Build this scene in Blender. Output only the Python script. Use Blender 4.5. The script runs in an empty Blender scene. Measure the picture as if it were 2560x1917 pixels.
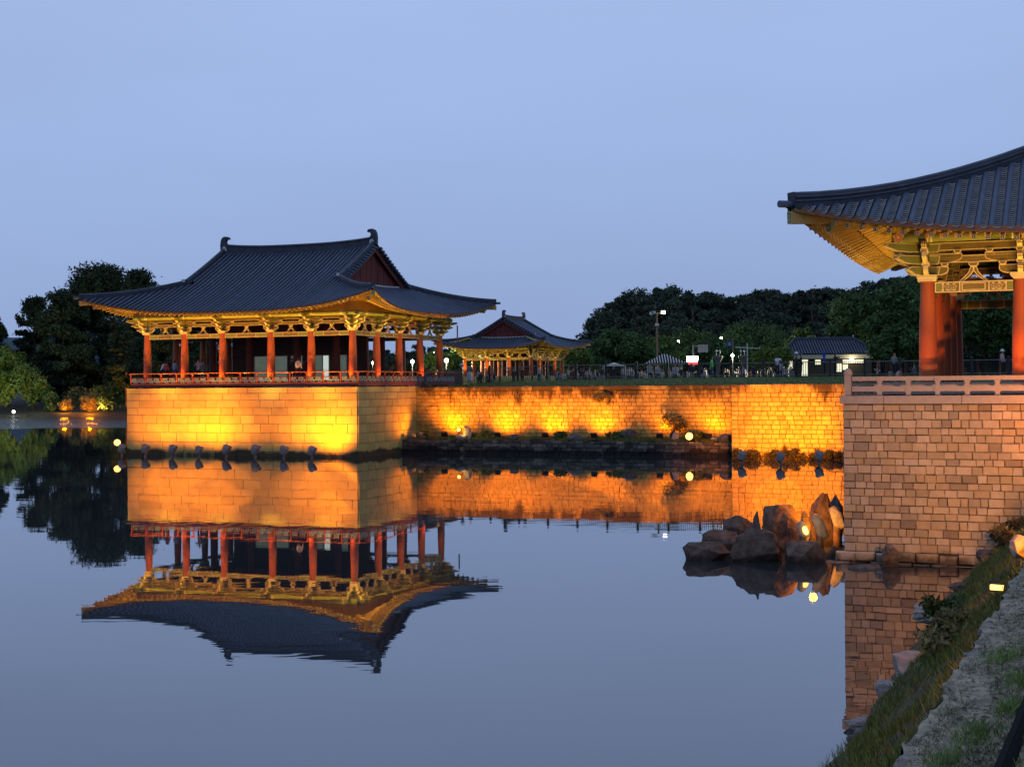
import bpy, math, random
import numpy as np
from mathutils import Vector, Matrix, noise
R = math.radians
random.seed(11)
rng = np.random.default_rng(5)
sc = bpy.context.scene
COL = sc.collection

# ------------------------------------------------------------------ camera
FPX, W0, H0, ROLL, EYE = 3500.0, 2560.0, 1917.0, 0.008, 4.78
cam = bpy.data.cameras.new('camera')
cam.sensor_width = 36.0; cam.sensor_fit = 'HORIZONTAL'
cam.lens = 36.0 * FPX / W0
cam.clip_start = 0.2; cam.clip_end = 6000
cam_o = bpy.data.objects.new('camera', cam); COL.objects.link(cam_o)
c_, s_ = math.cos(ROLL), math.sin(ROLL)
cam_o.matrix_world = Matrix(((c_, s_, 0, 0), (0, 0, -1, 0), (-s_, c_, 0, EYE), (0, 0, 0, 1)))
sc.camera = cam_o

# ------------------------------------------------------------------ dusk sky
world = bpy.data.worlds.new('World'); sc.world = world
world.use_nodes = True
wn = world.node_tree.nodes; wl = world.node_tree.links
bg = wn['Background']
sky = wn.new('ShaderNodeTexSky'); sky.sky_type = 'NISHITA'; sky.sun_disc = False
sky.sun_elevation = R(1.0); sky.sun_rotation = R(205); sky.air_density = 1.0; sky.dust_density = 0.6; sky.ozone_density = 3.0
geo = wn.new('ShaderNodeTexCoord')
sep = wn.new('ShaderNodeSeparateXYZ'); wl.new(geo.outputs['Generated'], sep.inputs[0])
ramp = wn.new('ShaderNodeValToRGB')
els = ramp.color_ramp.elements
els[0].position = 0.0; els[0].color = (0.292, 0.395, 0.66, 1)
els[1].position = 1.0; els[1].color = (0.30, 0.40, 0.68, 1)
for p, c in ((0.06, (0.312, 0.425, 0.705, 1)), (0.16, (0.352, 0.478, 0.79, 1)), (0.28, (0.385, 0.515, 0.84, 1)), (0.5, (0.345, 0.475, 0.79, 1))):
    e = els.new(p); e.color = c
wl.new(sep.outputs['Z'], ramp.inputs[0])
cn = wn.new('ShaderNodeTexNoise'); cn.inputs['Scale'].default_value = 2.2; cn.inputs['Detail'].default_value = 4
cmap = wn.new('ShaderNodeMapping'); cmap.inputs['Scale'].default_value = (1, 1, 3.5)
wl.new(geo.outputs['Generated'], cmap.inputs[0]); wl.new(cmap.outputs[0], cn.inputs['Vector'])
cr = wn.new('ShaderNodeMapRange'); cr.inputs['From Min'].default_value = 0.3; cr.inputs['From Max'].default_value = 0.7
cr.inputs['To Min'].default_value = 0.955; cr.inputs['To Max'].default_value = 1.045
wl.new(cn.outputs['Fac'], cr.inputs['Value'])
mul = wn.new('ShaderNodeVectorMath'); mul.operation = 'SCALE'
wl.new(ramp.outputs[0], mul.inputs[0]); wl.new(cr.outputs[0], mul.inputs['Scale'])
nsc = wn.new('ShaderNodeVectorMath'); nsc.operation = 'SCALE'; nsc.inputs['Scale'].default_value = 0.05
wl.new(sky.outputs[0], nsc.inputs[0])
mixw = wn.new('ShaderNodeMix'); mixw.data_type = 'RGBA'; mixw.inputs[0].default_value = 0.04
wl.new(mul.outputs[0], mixw.inputs[6]); wl.new(nsc.outputs[0], mixw.inputs[7])
wl.new(mixw.outputs[2], bg.inputs[0]); bg.inputs[1].default_value = 1.0

sc.view_settings.view_transform = 'Standard'; sc.view_settings.look = 'None'
sc.view_settings.exposure = 0.0; sc.view_settings.gamma = 1.0; sc.view_settings.use_curve_mapping = False
sc.render.engine = 'CYCLES'
sc.cycles.use_denoising = True
sc.cycles.max_bounces = 6; sc.cycles.diffuse_bounces = 2; sc.cycles.glossy_bounces = 3
sc.cycles.transparent_max_bounces = 4; sc.cycles.sample_clamp_indirect = 4.0
sc.cycles.caustics_reflective = False; sc.cycles.caustics_refractive = False

# ------------------------------------------------------------------ coordinates
T = R(21.9); CT, ST = math.cos(T), math.sin(T)
O_MAIN = (-10.56, 93.0)            # corner column of the lakeside pavilion
O_NEAR = (11.51, 38.7)             # corner column of the near pavilion
def fr(o, u, v, z=0.0):            # local frame of the waterfront (u along the walls, v away)
    return Vector((o[0] + u*CT + v*ST, o[1] - u*ST + v*CT, z))
def ray(px, py):
    dx, dy = (px - W0/2)/FPX, -(py - H0/2)/FPX
    return Vector((dx*c_ + dy*s_, 1.0, dy*c_ - dx*s_))
def at(px, py, Y):
    d = ray(px, py); return Vector((d.x*Y, Y, EYE + d.z*Y))
def on(px, py, z=0.0):
    d = ray(px, py); k = (z - EYE)/d.z; return Vector((d.x*k, k, z))

# ------------------------------------------------------------------ scene helpers
def tag(o, label=None, cat=None, group=None, kind=None):
    if label: o['label'] = label
    if cat: o['category'] = cat
    if group: o['group'] = group
    if kind: o['kind'] = kind
    return o
def link(name, data, parent=None, loc=None, rz=None, scale=None):
    o = bpy.data.objects.new(name, data); COL.objects.link(o)
    if parent: o.parent = parent
    if loc is not None: o.location = loc
    if rz is not None: o.rotation_euler = (0, 0, rz)
    if scale is not None: o.scale = scale
    return o
def empty(name, loc, rz=0.0, label=None, cat=None, group=None):
    o = link(name, None, None, loc, rz); o.empty_display_size = 0.3
    return tag(o, label, cat, group)
def copy_tree(src, loc, rz=None, label=None, scale=None):
    c = src.copy(); COL.objects.link(c); c.location = loc
    if rz is not None: c.rotation_euler = (0, 0, rz)
    if scale is not None: c.scale = scale
    if label: c['label'] = label
    for ch in list(src.children):
        d = ch.copy(); COL.objects.link(d); d.parent = c
        for g in list(ch.children):
            e = g.copy(); COL.objects.link(e); e.parent = d
    return c

class MB:
    def __init__(s): s.v = []; s.f = []; s.m = []; s.sm = []
    def add(s, vs, fs, mi=0, smooth=False):
        b = len(s.v); s.v.extend([tuple(p) for p in vs])
        for i, f in enumerate(fs):
            s.f.append(tuple(b + k for k in f)); s.m.append(mi[i] if isinstance(mi, list) else mi); s.sm.append(smooth)
    def box(s, cx, cy, cz, sx, sy, sz, mi=0, M=None):
        vs = [Vector((cx + a*sx/2, cy + b*sy/2, cz + c*sz/2)) for c in (-1, 1) for b in (-1, 1) for a in (-1, 1)]
        if M: vs = [M @ p for p in vs]
        s.add(vs, [(0, 2, 3, 1), (4, 5, 7, 6), (0, 1, 5, 4), (2, 6, 7, 3), (0, 4, 6, 2), (1, 3, 7, 5)], mi)
    def bar(s, p0, p1, w, h, mi=0, taper=1.0):
        p0, p1 = Vector(p0), Vector(p1); t = (p1 - p0).normalized()
        sd = t.cross(Vector((0, 0, 1)))
        sd = sd.normalized() if sd.length > 1e-4 else Vector((1, 0, 0))
        up = sd.cross(t)
        vs = []
        for p, k in ((p0, 1.0), (p1, taper)):
            vs += [p - sd*w/2*k - up*h/2*k, p + sd*w/2*k - up*h/2*k, p + sd*w/2*k + up*h/2*k, p - sd*w/2*k + up*h/2*k]
        s.add(vs, [(0, 3, 2, 1), (4, 5, 6, 7), (0, 1, 5, 4), (1, 2, 6, 5), (2, 3, 7, 6), (3, 0, 4, 7)], mi)
    def tube(s, pts, rad, n=8, mi=0, caps=True, smooth=True):
        pts = [Vector(p) for p in pts]
        rs = rad if isinstance(rad, (list, tuple)) else [rad]*len(pts)
        vs = []
        for i, p in enumerate(pts):
            t = (pts[min(i+1, len(pts)-1)] - pts[max(i-1, 0)]).normalized()
            a = Vector((0, 0, 1)) if abs(t.z) < 0.9 else Vector((1, 0, 0))
            x = t.cross(a).normalized(); y = x.cross(t)
            vs += [p + (x*math.cos(k*2*math.pi/n) + y*math.sin(k*2*math.pi/n))*rs[i] for k in range(n)]
        fs = [(i*n+k, i*n+(k+1) % n, (i+1)*n+(k+1) % n, (i+1)*n+k) for i in range(len(pts)-1) for k in range(n)]
        s.add(vs, fs, mi, smooth)
        if caps:
            s.add(vs[:n], [tuple(range(n))[::-1]], mi); s.add(vs[-n:], [tuple(range(n))], mi)
    def lathe(s, prof, n=16, c=(0, 0, 0), mi=0, smooth=True, cap=True):
        vs = [(c[0] + r*math.cos(2*math.pi*k/n), c[1] + r*math.sin(2*math.pi*k/n), c[2] + z) for r, z in prof for k in range(n)]
        fs = [(i*n+k, i*n+(k+1) % n, (i+1)*n+(k+1) % n, (i+1)*n+k) for i in range(len(prof)-1) for k in range(n)]
        s.add(vs, fs, mi, smooth)
        if cap:
            s.add(vs[:n], [tuple(range(n))[::-1]], mi); s.add(vs[-n:], [tuple(range(n))], mi)
    def prism(s, poly, o, ax, ay, th, mi=0, mside=None, inset=0.0, mb=None):
        # polygon in the plane (ax, ay) at o, extruded th along the normal and centred; optional border ring
        o, ax, ay = Vector(o), Vector(ax), Vector(ay); n = ax.cross(ay).normalized()
        mside = mi if mside is None else mside
        k = len(poly)
        A = [o + ax*p[0] + ay*p[1] + n*th/2 for p in poly]; B = [p - n*th for p in A]
        s.add(A + B, [(i, i+k, (i+1) % k + k, (i+1) % k) for i in range(k)], mside)
        if inset > 0:
            pin = inset_poly(poly, inset)
            for q, sg in ((A, 1), (B, -1)):
                I = [o + ax*p[0] + ay*p[1] + n*(th/2*sg) for p in pin]
                s.add(q + I, [(i, (i+1) % k, (i+1) % k + k, i + k) for i in range(k)], mb)
                s.add(I, [tuple(range(k))], mi)
        else:
            s.add(A, [tuple(range(k))], mi); s.add(B, [tuple(range(k))[::-1]], mi)
    def sweep(s, pts, sec, mi=0, closed=True, smooth=False, caps=True, sideways=None):
        pts = [Vector(p) for p in pts]; m = len(sec); vs = []
        for i, p in enumerate(pts):
            t = pts[min(i+1, len(pts)-1)] - pts[max(i-1, 0)]
            sd = Vector((t.y, -t.x, 0)); sd = sd.normalized() if sd.length > 1e-5 else (sideways or Vector((1, 0, 0)))
            vs += [p + sd*a + Vector((0, 0, b)) for a, b in sec]
        mm = m if closed else m - 1
        fs = [(i*m+k, i*m+(k+1) % m, (i+1)*m+(k+1) % m, (i+1)*m+k) for i in range(len(pts)-1) for k in range(mm)]
        s.add(vs, fs, mi, smooth)
        if caps:
            s.add(vs[:m], [tuple(range(m))[::-1]], mi); s.add(vs[-m:], [tuple(range(m))], mi)
    def grid(s, fn, nu, nv, mi=0, smooth=True):
        vs = [fn(i/nu, j/nv) for j in range(nv+1) for i in range(nu+1)]
        w = nu + 1
        s.add(vs, [(j*w+i, j*w+i+1, (j+1)*w+i+1, (j+1)*w+i) for j in range(nv) for i in range(nu)], mi, smooth)
    def mesh(s, name, mats):
        me = bpy.data.meshes.new(name); me.from_pydata(s.v, [], s.f)
        for m in (mats if isinstance(mats, (list, tuple)) else [mats]): me.materials.append(m)
        me.polygons.foreach_set('material_index', s.m); me.polygons.foreach_set('use_smooth', s.sm)
        me.update(); return me
    def build(s, name, mats, parent=None, loc=None, rz=None):
        return link(name, s.mesh(name, mats), parent, loc, rz)

def inset_poly(poly, d):
    k = len(poly); out = []
    ar = sum(poly[i][0]*poly[(i+1) % k][1] - poly[(i+1) % k][0]*poly[i][1] for i in range(k))
    sg = 1 if ar > 0 else -1
    for i in range(k):
        p0, p, p1 = Vector(poly[i-1]), Vector(poly[i]), Vector(poly[(i+1) % k])
        e0, e1 = (p - p0), (p1 - p)
        n0 = Vector((-e0.y, e0.x)).normalized()*sg; n1 = Vector((-e1.y, e1.x)).normalized()*sg
        b = n0 + n1; b = b/max(b.length_squared, 0.35)*2*d*1.0
        q = p + b*0.5*2*0.5*1.0 if False else p + b
        out.append((q.x, q.y))
    return out

def add_leaf_mesh(name, P, size, mats, parent=None, up=0.0, mi=None, aspect=0.55):
    """many small triangles round the points P"""
    n = len(P)
    d = rng.normal(size=(n, 3)); d[:, 2] += up; d /= np.linalg.norm(d, axis=1)[:, None]
    e = rng.normal(size=(n, 3)); e -= (e*d).sum(1)[:, None]*d; e /= np.linalg.norm(e, axis=1)[:, None]
    sz = size*rng.uniform(0.6, 1.4, (n, 1))
    V = np.empty((n*3, 3))
    V[0::3] = P - e*sz*aspect*0.5 - d*sz*0.5; V[1::3] = P + e*sz*aspect*0.5 - d*sz*0.3; V[2::3] = P + d*sz*0.6
    me = bpy.data.meshes.new(name)
    me.vertices.add(n*3); me.vertices.foreach_set('co', V.ravel())
    me.loops.add(n*3); me.loops.foreach_set('vertex_index', np.arange(n*3))
    me.polygons.add(n); me.polygons.foreach_set('loop_start', np.arange(0, n*3, 3)); me.polygons.foreach_set('loop_total', np.full(n, 3))
    for m in mats: me.materials.append(m)
    if mi is not None: me.polygons.foreach_set('material_index', mi)
    me.update(); me.validate()
    return link(name, me, parent)

# ------------------------------------------------------------------ materials
MATS = {}
def mat(name, col, rough=0.75, var=0.0, vscale=4.0, spec=0.3, island=0.0, tint=None, emit=None, estr=0.0, bump=0.0, bscale=20.0, detail=4, stretch=None):
    if name in MATS: return MATS[name]
    m = bpy.data.materials.new(name); m.use_nodes = True; MATS[name] = m
    nt = m.node_tree; N = nt.nodes; Lk = nt.links; b = N['Principled BSDF']
    b.inputs['Base Color'].default_value = (*col, 1); b.inputs['Roughness'].default_value = rough
    b.inputs['Specular IOR Level'].default_value = spec
    cur = None
    if var > 0 or island > 0 or tint:
        rgb = N.new('ShaderNodeRGB'); rgb.outputs[0].default_value = (*col, 1); cur = rgb.outputs[0]
        g = N.new('ShaderNodeNewGeometry')
        pos = g.outputs['Position']
        if stretch:
            mp = N.new('ShaderNodeMapping'); mp.inputs['Scale'].default_value = stretch; Lk.new(pos, mp.inputs[0]); pos = mp.outputs[0]
        if var > 0:
            n = N.new('ShaderNodeTexNoise'); n.inputs['Scale'].default_value = vscale; n.inputs['Detail'].default_value = detail; n.inputs['Roughness'].default_value = 0.6
            Lk.new(pos, n.inputs['Vector'])
            r = N.new('ShaderNodeMapRange'); r.inputs['From Min'].default_value = 0.3; r.inputs['From Max'].default_value = 0.7
            r.inputs['To Min'].default_value = 1 - var; r.inputs['To Max'].default_value = 1 + var
            Lk.new(n.outputs['Fac'], r.inputs['Value'])
            v = N.new('ShaderNodeVectorMath'); v.operation = 'SCALE'; Lk.new(cur, v.inputs[0]); Lk.new(r.outputs[0], v.inputs['Scale']); cur = v.outputs[0]
            if bump > 0: pass
        if island > 0 or tint:
            oi = N.new('ShaderNodeObjectInfo')
            a = N.new('ShaderNodeMath'); a.operation = 'ADD'; Lk.new(oi.outputs['Random'], a.inputs[0]); Lk.new(g.outputs['Random Per Island'], a.inputs[1])
            f = N.new('ShaderNodeMath'); f.operation = 'FRACT'; Lk.new(a.outputs[0], f.inputs[0])
            if tint:
                f2 = N.new('ShaderNodeMath'); f2.operation = 'MULTIPLY'; f2.inputs[1].default_value = 7.31; Lk.new(f.outputs[0], f2.inputs[0])
                f3 = N.new('ShaderNodeMath'); f3.operation = 'FRACT'; Lk.new(f2.outputs[0], f3.inputs[0])
                mx = N.new('ShaderNodeMix'); mx.data_type = 'RGBA'; mx.blend_type = 'MULTIPLY'; mx.inputs[0].default_value = 1.0
                rp = N.new('ShaderNodeValToRGB'); E = rp.color_ramp.elements
                E[0].color = (*tint[0], 1); E[1].color = (*tint[-1], 1)
                for i, t in enumerate(tint[1:-1]): e = E.new((i+1)/(len(tint)-1)); e.color = (*t, 1)
                Lk.new(f3.outputs[0], rp.inputs[0]); Lk.new(cur, mx.inputs[6]); Lk.new(rp.outputs[0], mx.inputs[7]); cur = mx.outputs[2]
            if island > 0:
                r = N.new('ShaderNodeMapRange'); r.inputs['To Min'].default_value = 1 - island; r.inputs['To Max'].default_value = 1 + island
                Lk.new(f.outputs[0], r.inputs['Value'])
                v = N.new('ShaderNodeVectorMath'); v.operation = 'SCALE'; Lk.new(cur, v.inputs[0]); Lk.new(r.outputs[0], v.inputs['Scale']); cur = v.outputs[0]
        Lk.new(cur, b.inputs['Base Color'])
    if bump > 0:
        g2 = N.new('ShaderNodeNewGeometry'); n2 = N.new('ShaderNodeTexNoise'); n2.inputs['Scale'].default_value = bscale; n2.inputs['Detail'].default_value = 5
        Lk.new(g2.outputs['Position'], n2.inputs['Vector'])
        bp = N.new('ShaderNodeBump'); bp.inputs['Strength'].default_value = 1.0; bp.inputs['Distance'].default_value = bump
        Lk.new(n2.outputs['Fac'], bp.inputs['Height']); Lk.new(bp.outputs[0], b.inputs['Normal'])
    if emit:
        b.inputs['Emission Color'].default_value = (*emit, 1); b.inputs['Emission Strength'].default_value = estr
    return m

def stained(m, col, z0, z1, scale, amount, thr=0.5, stretch=(1, 1, 0.35), width=0.12):
    """dirt: mixes COL over the base colour where a noise passes THR, fading in between heights z0 and z1"""
    nt = m.node_tree; N = nt.nodes; Lk = nt.links; b = N['Principled BSDF']
    inp = b.inputs['Base Color']
    g = N.new('ShaderNodeNewGeometry'); s = N.new('ShaderNodeSeparateXYZ'); Lk.new(g.outputs['Position'], s.inputs[0])
    mp = N.new('ShaderNodeMapping'); mp.inputs['Scale'].default_value = stretch; Lk.new(g.outputs['Position'], mp.inputs[0])
    n = N.new('ShaderNodeTexNoise'); n.inputs['Scale'].default_value = scale; n.inputs['Detail'].default_value = 7; n.inputs['Roughness'].default_value = 0.68
    Lk.new(mp.outputs[0], n.inputs['Vector'])
    h = N.new('ShaderNodeMapRange'); h.inputs['From Min'].default_value = z0; h.inputs['From Max'].default_value = z1
    h.inputs['To Min'].default_value = -0.35; h.inputs['To Max'].default_value = 0.22
    Lk.new(s.outputs['Z'], h.inputs['Value'])
    a = N.new('ShaderNodeMath'); a.operation = 'ADD'; Lk.new(n.outputs['Fac'], a.inputs[0]); Lk.new(h.outputs[0], a.inputs[1])
    r = N.new('ShaderNodeMapRange'); r.inputs['From Min'].default_value = thr; r.inputs['From Max'].default_value = thr + width
    r.inputs['To Min'].default_value = 0; r.inputs['To Max'].default_value = amount; Lk.new(a.outputs[0], r.inputs['Value'])
    mx = N.new('ShaderNodeMix'); mx.data_type = 'RGBA'; Lk.new(r.outputs[0], mx.inputs[0])
    if inp.is_linked: Lk.new(inp.links[0].from_socket, mx.inputs[6])
    else: mx.inputs[6].default_value = inp.default_value
    mx.inputs[7].default_value = (*col, 1); Lk.new(mx.outputs[2], inp)

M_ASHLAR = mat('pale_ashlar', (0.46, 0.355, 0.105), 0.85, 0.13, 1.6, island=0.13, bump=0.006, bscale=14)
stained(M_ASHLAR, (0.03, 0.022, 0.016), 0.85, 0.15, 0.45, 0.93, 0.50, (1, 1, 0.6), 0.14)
M_ASHLARJ = mat('ashlar_joint', (0.05, 0.036, 0.024), 0.95)
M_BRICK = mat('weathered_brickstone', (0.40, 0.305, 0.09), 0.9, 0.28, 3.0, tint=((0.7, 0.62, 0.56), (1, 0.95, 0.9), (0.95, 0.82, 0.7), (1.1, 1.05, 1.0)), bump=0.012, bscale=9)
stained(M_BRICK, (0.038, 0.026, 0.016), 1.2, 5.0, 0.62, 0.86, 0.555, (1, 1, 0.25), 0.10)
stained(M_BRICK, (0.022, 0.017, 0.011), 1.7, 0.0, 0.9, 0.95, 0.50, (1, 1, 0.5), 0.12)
M_BRICKJ = mat('brick_joint', (0.05, 0.036, 0.026), 0.95, 0.3, 6)
M_LOWW = mat('low_wall_stone', (0.10, 0.09, 0.075), 0.9, 0.4, 3.0, tint=((0.4, 0.4, 0.4), (1, 1, 1), (1.9, 1.75, 1.6)), bump=0.015, bscale=8)
stained(M_LOWW, (0.012, 0.011, 0.01), 0.9, 0.1, 0.8, 0.95, 0.46, (1, 1, 0.5), 0.15)
M_NEARS = mat('near_wall_stone', (0.48, 0.355, 0.235), 0.88, 0.12, 5.0, tint=((0.52, 0.48, 0.44), (0.98, 0.95, 0.95), (1.0, 0.90, 0.76), (0.74, 0.68, 0.60), (1.12, 1.07, 1.05), (0.92, 0.80, 0.62), (0.66, 0.63, 0.62)), bump=0.008, bscale=16)
stained(M_NEARS, (0.05, 0.036, 0.027), 0.62, 0.1, 1.2, 0.9, 0.5, (1, 1, 0.6), 0.25)
M_NEARJ = mat('near_joint', (0.055, 0.036, 0.025), 0.95)
M_GRANITE = mat('rail_granite', (0.40, 0.30, 0.235), 0.8, 0.10, 9.0, bump=0.004, bscale=40)
M_TILE = mat('roof_tile', (0.058, 0.076, 0.112), 0.62, 0.22, 1.6, spec=0.45, island=0.16)
M_TILEBED = mat('roof_tile_bed', (0.007, 0.009, 0.014), 0.85, 0.2, 2.0)
M_PANLIP = mat('pan_tile_edge', (0.33, 0.32, 0.31), 0.8, 0.3, 3)
M_RIDGE = mat('ridge_tile', (0.040, 0.045, 0.060), 0.7, 0.3, 2.0)
M_RIDGETOP = mat('ridge_cap', (0.085, 0.095, 0.115), 0.75, 0.4, 3.0)
M_LIME = mat('lime_mortar', (0.5, 0.47, 0.42), 0.9, 0.15, 4)
M_TILEEND = mat('tile_end', (0.20, 0.10, 0.055), 0.8, 0.3, 8)
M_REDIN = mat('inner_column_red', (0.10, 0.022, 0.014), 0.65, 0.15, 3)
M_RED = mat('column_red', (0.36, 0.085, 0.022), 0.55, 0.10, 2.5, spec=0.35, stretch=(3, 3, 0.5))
M_REDDK = mat('fascia_red', (0.115, 0.028, 0.022), 0.65, 0.18, 3)
M_GREEN = mat('painted_green', (0.20, 0.22, 0.065), 0.7, 0.12, 3)
M_OLIVE = mat('painted_olive', (0.185, 0.14, 0.045), 0.7, 0.14, 4)
M_CREAM = mat('painted_cream', (0.66, 0.55, 0.30), 0.65, 0.06, 4)
M_OCHRE = mat('painted_ochre', (0.44, 0.29, 0.09), 0.7, 0.15, 5)
M_DKP = mat('painted_dark', (0.045, 0.035, 0.02), 0.7)
M_SOFFIT = mat('soffit_board', (0.15, 0.12, 0.045), 0.85, 0.15, 3)
M_ORANGE = mat('petal_orange', (0.62, 0.22, 0.10), 0.7)
M_LATT = mat('lattice_paint', (0.22, 0.27, 0.28), 0.7, 0.12, 4)
M_GABLE = mat('gable_board', (0.11, 0.022, 0.018), 0.8, 0.2, 3, island=0.2)
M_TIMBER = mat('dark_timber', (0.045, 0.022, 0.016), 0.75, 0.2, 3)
M_IRON = mat('dark_iron', (0.018, 0.018, 0.02), 0.55)
M_IRONR = mat('rail_iron', (0.16, 0.15, 0.15), 0.5)
M_LAMPROCK = mat('cast_rock', (0.17, 0.15, 0.14), 0.85, 0.3, 7, bump=0.01, bscale=14)
M_HOUSING = mat('lamp_housing', (0.02, 0.02, 0.02), 0.5)
M_GLOW = mat('sodium_lens', (1, 0.6, 0.2), 0.4, emit=(1.0, 0.50, 0.09), estr=4.5)
M_GLOWW = mat('white_lens', (1, 1, 0.9), 0.4, emit=(1.0, 0.95, 0.80), estr=9)
# ------------------------------------------------------------------ lamps
SODIUM = (1.0, 0.262, 0.0)
AMBER = (1.0, 0.57, 0.07)
def spot(loc, target, power, color=SODIUM, size=95, blend=0.8, radius=0.12):
    l = bpy.data.lights.new('lamp_light', 'SPOT'); l.energy = power; l.color = color
    l.spot_size = R(size); l.spot_blend = blend; l.shadow_soft_size = radius
    o = bpy.data.objects.new('lamp_light', l); COL.objects.link(o)
    o.location = loc; d = Vector(target) - Vector(loc)
    o.rotation_euler = d.to_track_quat('-Z', 'Y').to_euler()
    return o
def point(loc, power, color, radius=0.15):
    l = bpy.data.lights.new('lamp_light', 'POINT'); l.energy = power; l.color = color; l.shadow_soft_size = radius
    o = bpy.data.objects.new('lamp_light', l); COL.objects.link(o); o.location = loc; return o

# ------------------------------------------------------------------ water and land
def water_material():
    m = bpy.data.materials.new('pond_water'); m.use_nodes = True
    N = m.node_tree.nodes; Lk = m.node_tree.links; b = N['Principled BSDF']
    b.inputs['Base Color'].default_value = (0.030, 0.034, 0.036, 1); b.inputs['Roughness'].default_value = 0.012
    b.inputs['IOR'].default_value = 2.1
    g = N.new('ShaderNodeNewGeometry')
    def nz(scale, st, detail=2):
        mp = N.new('ShaderNodeMapping'); mp.inputs['Scale'].default_value = st; Lk.new(g.outputs['Position'], mp.inputs[0])
        n = N.new('ShaderNodeTexNoise'); n.inputs['Scale'].default_value = scale; n.inputs['Detail'].default_value = detail
        Lk.new(mp.outputs[0], n.inputs['Vector']); return n.outputs['Fac']
    def math_(op, a, b2):
        x = N.new('ShaderNodeMath'); x.operation = op
        for i, v in enumerate((a, b2)):
            if isinstance(v, (int, float)): x.inputs[i].default_value = v
            else: Lk.new(v, x.inputs[i])
        return x.outputs[0]
    def mr(v, a, b2, c, d):
        x = N.new('ShaderNodeMapRange'); x.interpolation_type = 'SMOOTHSTEP'
        for k, val in (('From Min', a), ('From Max', b2), ('To Min', c), ('To Max', d)): x.inputs[k].default_value = val
        Lk.new(v, x.inputs['Value']); return x.outputs[0]
    fine = nz(1.5, (0.45, 1.0, 1)); mid = nz(0.35, (0.5, 1.0, 1)); patch = nz(0.045, (0.6, 1.6, 1), 3)
    hgt = math_('ADD', math_('MULTIPLY', fine, 0.0016), math_('MULTIPLY', mid, 0.0034))
    hgt = math_('MULTIPLY', hgt, mr(patch, 0.42, 0.62, 0.45, 1.6))
    sx = N.new('ShaderNodeSeparateXYZ'); Lk.new(g.outputs['Position'], sx.inputs[0])
    wob = math_('ADD', sx.outputs['Y'], math_('MULTIPLY', nz(0.03, (1, 1, 1), 3), 40.0))
    band = math_('MULTIPLY', mr(wob, 178, 186, 0, 1), mr(sx.outputs['X'], -38, -46, 0, 1))
    rip = math_('MULTIPLY', math_('MULTIPLY', nz(2.2, (0.6, 1, 1), 3), 0.34), band)
    hgt = math_('ADD', hgt, rip)
    bp = N.new('ShaderNodeBump'); bp.inputs['Strength'].default_value = 1.0; bp.inputs['Distance'].default_value = 1.0
    Lk.new(hgt, bp.inputs['Height']); Lk.new(bp.outputs[0], b.inputs['Normal'])
    return m
wmb = MB()
wmb.add([(-420, -25, 0), (160, -25, 0), (160, 420, 0), (-420, 420, 0)], [(0, 1, 2, 3)])
tag(wmb.build('pond_water', water_material()), kind='structure')

M_LAWN = mat('lawn_grass', (0.055, 0.085, 0.024), 0.95, 0.35, 3.0, detail=6, bump=0.05, bscale=10)
M_EARTH = mat('dark_earth', (0.035, 0.036, 0.022), 0.95, 0.4, 0.8, detail=6)
M_HILL = mat('far_hillside', (0.035, 0.06, 0.085), 1.0, 0.2, 0.03)  # blue of distance haze put into the colour
M_BED = mat('pond_bed', (0.02, 0.02, 0.015), 0.9)

def lawn_z(v):
    pts = ((7.6, 4.57), (9.0, 4.60), (14.0, 4.83), (19.5, 5.09), (21.5, 5.09), (27.0, 4.75), (36.0, 4.3), (60.0, 4.3), (400.0, 5.0))
    for (a, b), (c, d) in zip(pts, pts[1:]):
        if v <= c: return b + (d-b)*(v-a)/(c-a)
    return 5.0
lm = MB(); vs = [8.3, 9, 11, 14, 17, 19.5, 21.5, 24, 27, 36, 60, 120, 260, 400]; us = [0.4 + 14*i for i in range(26)]
def lz(u, v): return lawn_z(v)*1.0 - (0.28*max(0, 1 - u/6.0) if 10 < v < 27 else 0)
P = [tuple(fr(O_MAIN, u, v, lz(u, v))) for v in vs for u in us]; w = len(us)
lm.add(P, [(j*w+i, j*w+i+1, (j+1)*w+i+1, (j+1)*w+i) for j in range(len(vs)-1) for i in range(w-1)], 0, True)
lm.add([fr(O_MAIN, 0.4, 8.3, -0.5), fr(O_MAIN, 0.4, 400, -0.5), fr(O_MAIN, 0.4, 400, 5), fr(O_MAIN, 0.4, 8.3, 4.3)], [(0, 1, 2, 3)])
tag(lm.build('lawn', M_LAWN), kind='structure')
# far shore on the left, behind the pavilion
fm = MB()
prof = [(0, -0.4), (1.2, 0.35), (5, 0.9), (14, 1.6), (40, 3.0), (180, 6.0)]
xs = [-420 + 15*i for i in range(29)]
def shore_y(x): return 222 + 5*math.sin(x*0.11) + 2.2*math.sin(x*0.37) + (14 if x < -88 else 0)*0 - (max(0, x + 46))*0.9
P = [(x, shore_y(x) + d, z + 0.25*math.sin(x*0.5 + d)) for d, z in prof for x in xs]; w = len(xs)
fm.add(P, [(j*w+i, j*w+i+1, (j+1)*w+i+1, (j+1)*w+i) for j in range(len(prof)-1) for i in range(w-1)], 0, True)
tag(fm.build('far_shore', M_EARTH), kind='structure')
hb = MB()
def hillf(a, b):
    x = -520 + 300*a; y = 700 + 220*b
    return (x, y, -2 + (34 + 7*math.sin(x*0.021 + 1) + 5*math.sin(x*0.05))*math.sin(math.pi*min(1, b*0.9 + 0.02)))
hb.grid(hillf, 48, 8)
tag(hb.build('far_hill', M_HILL), kind='structure')

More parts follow.
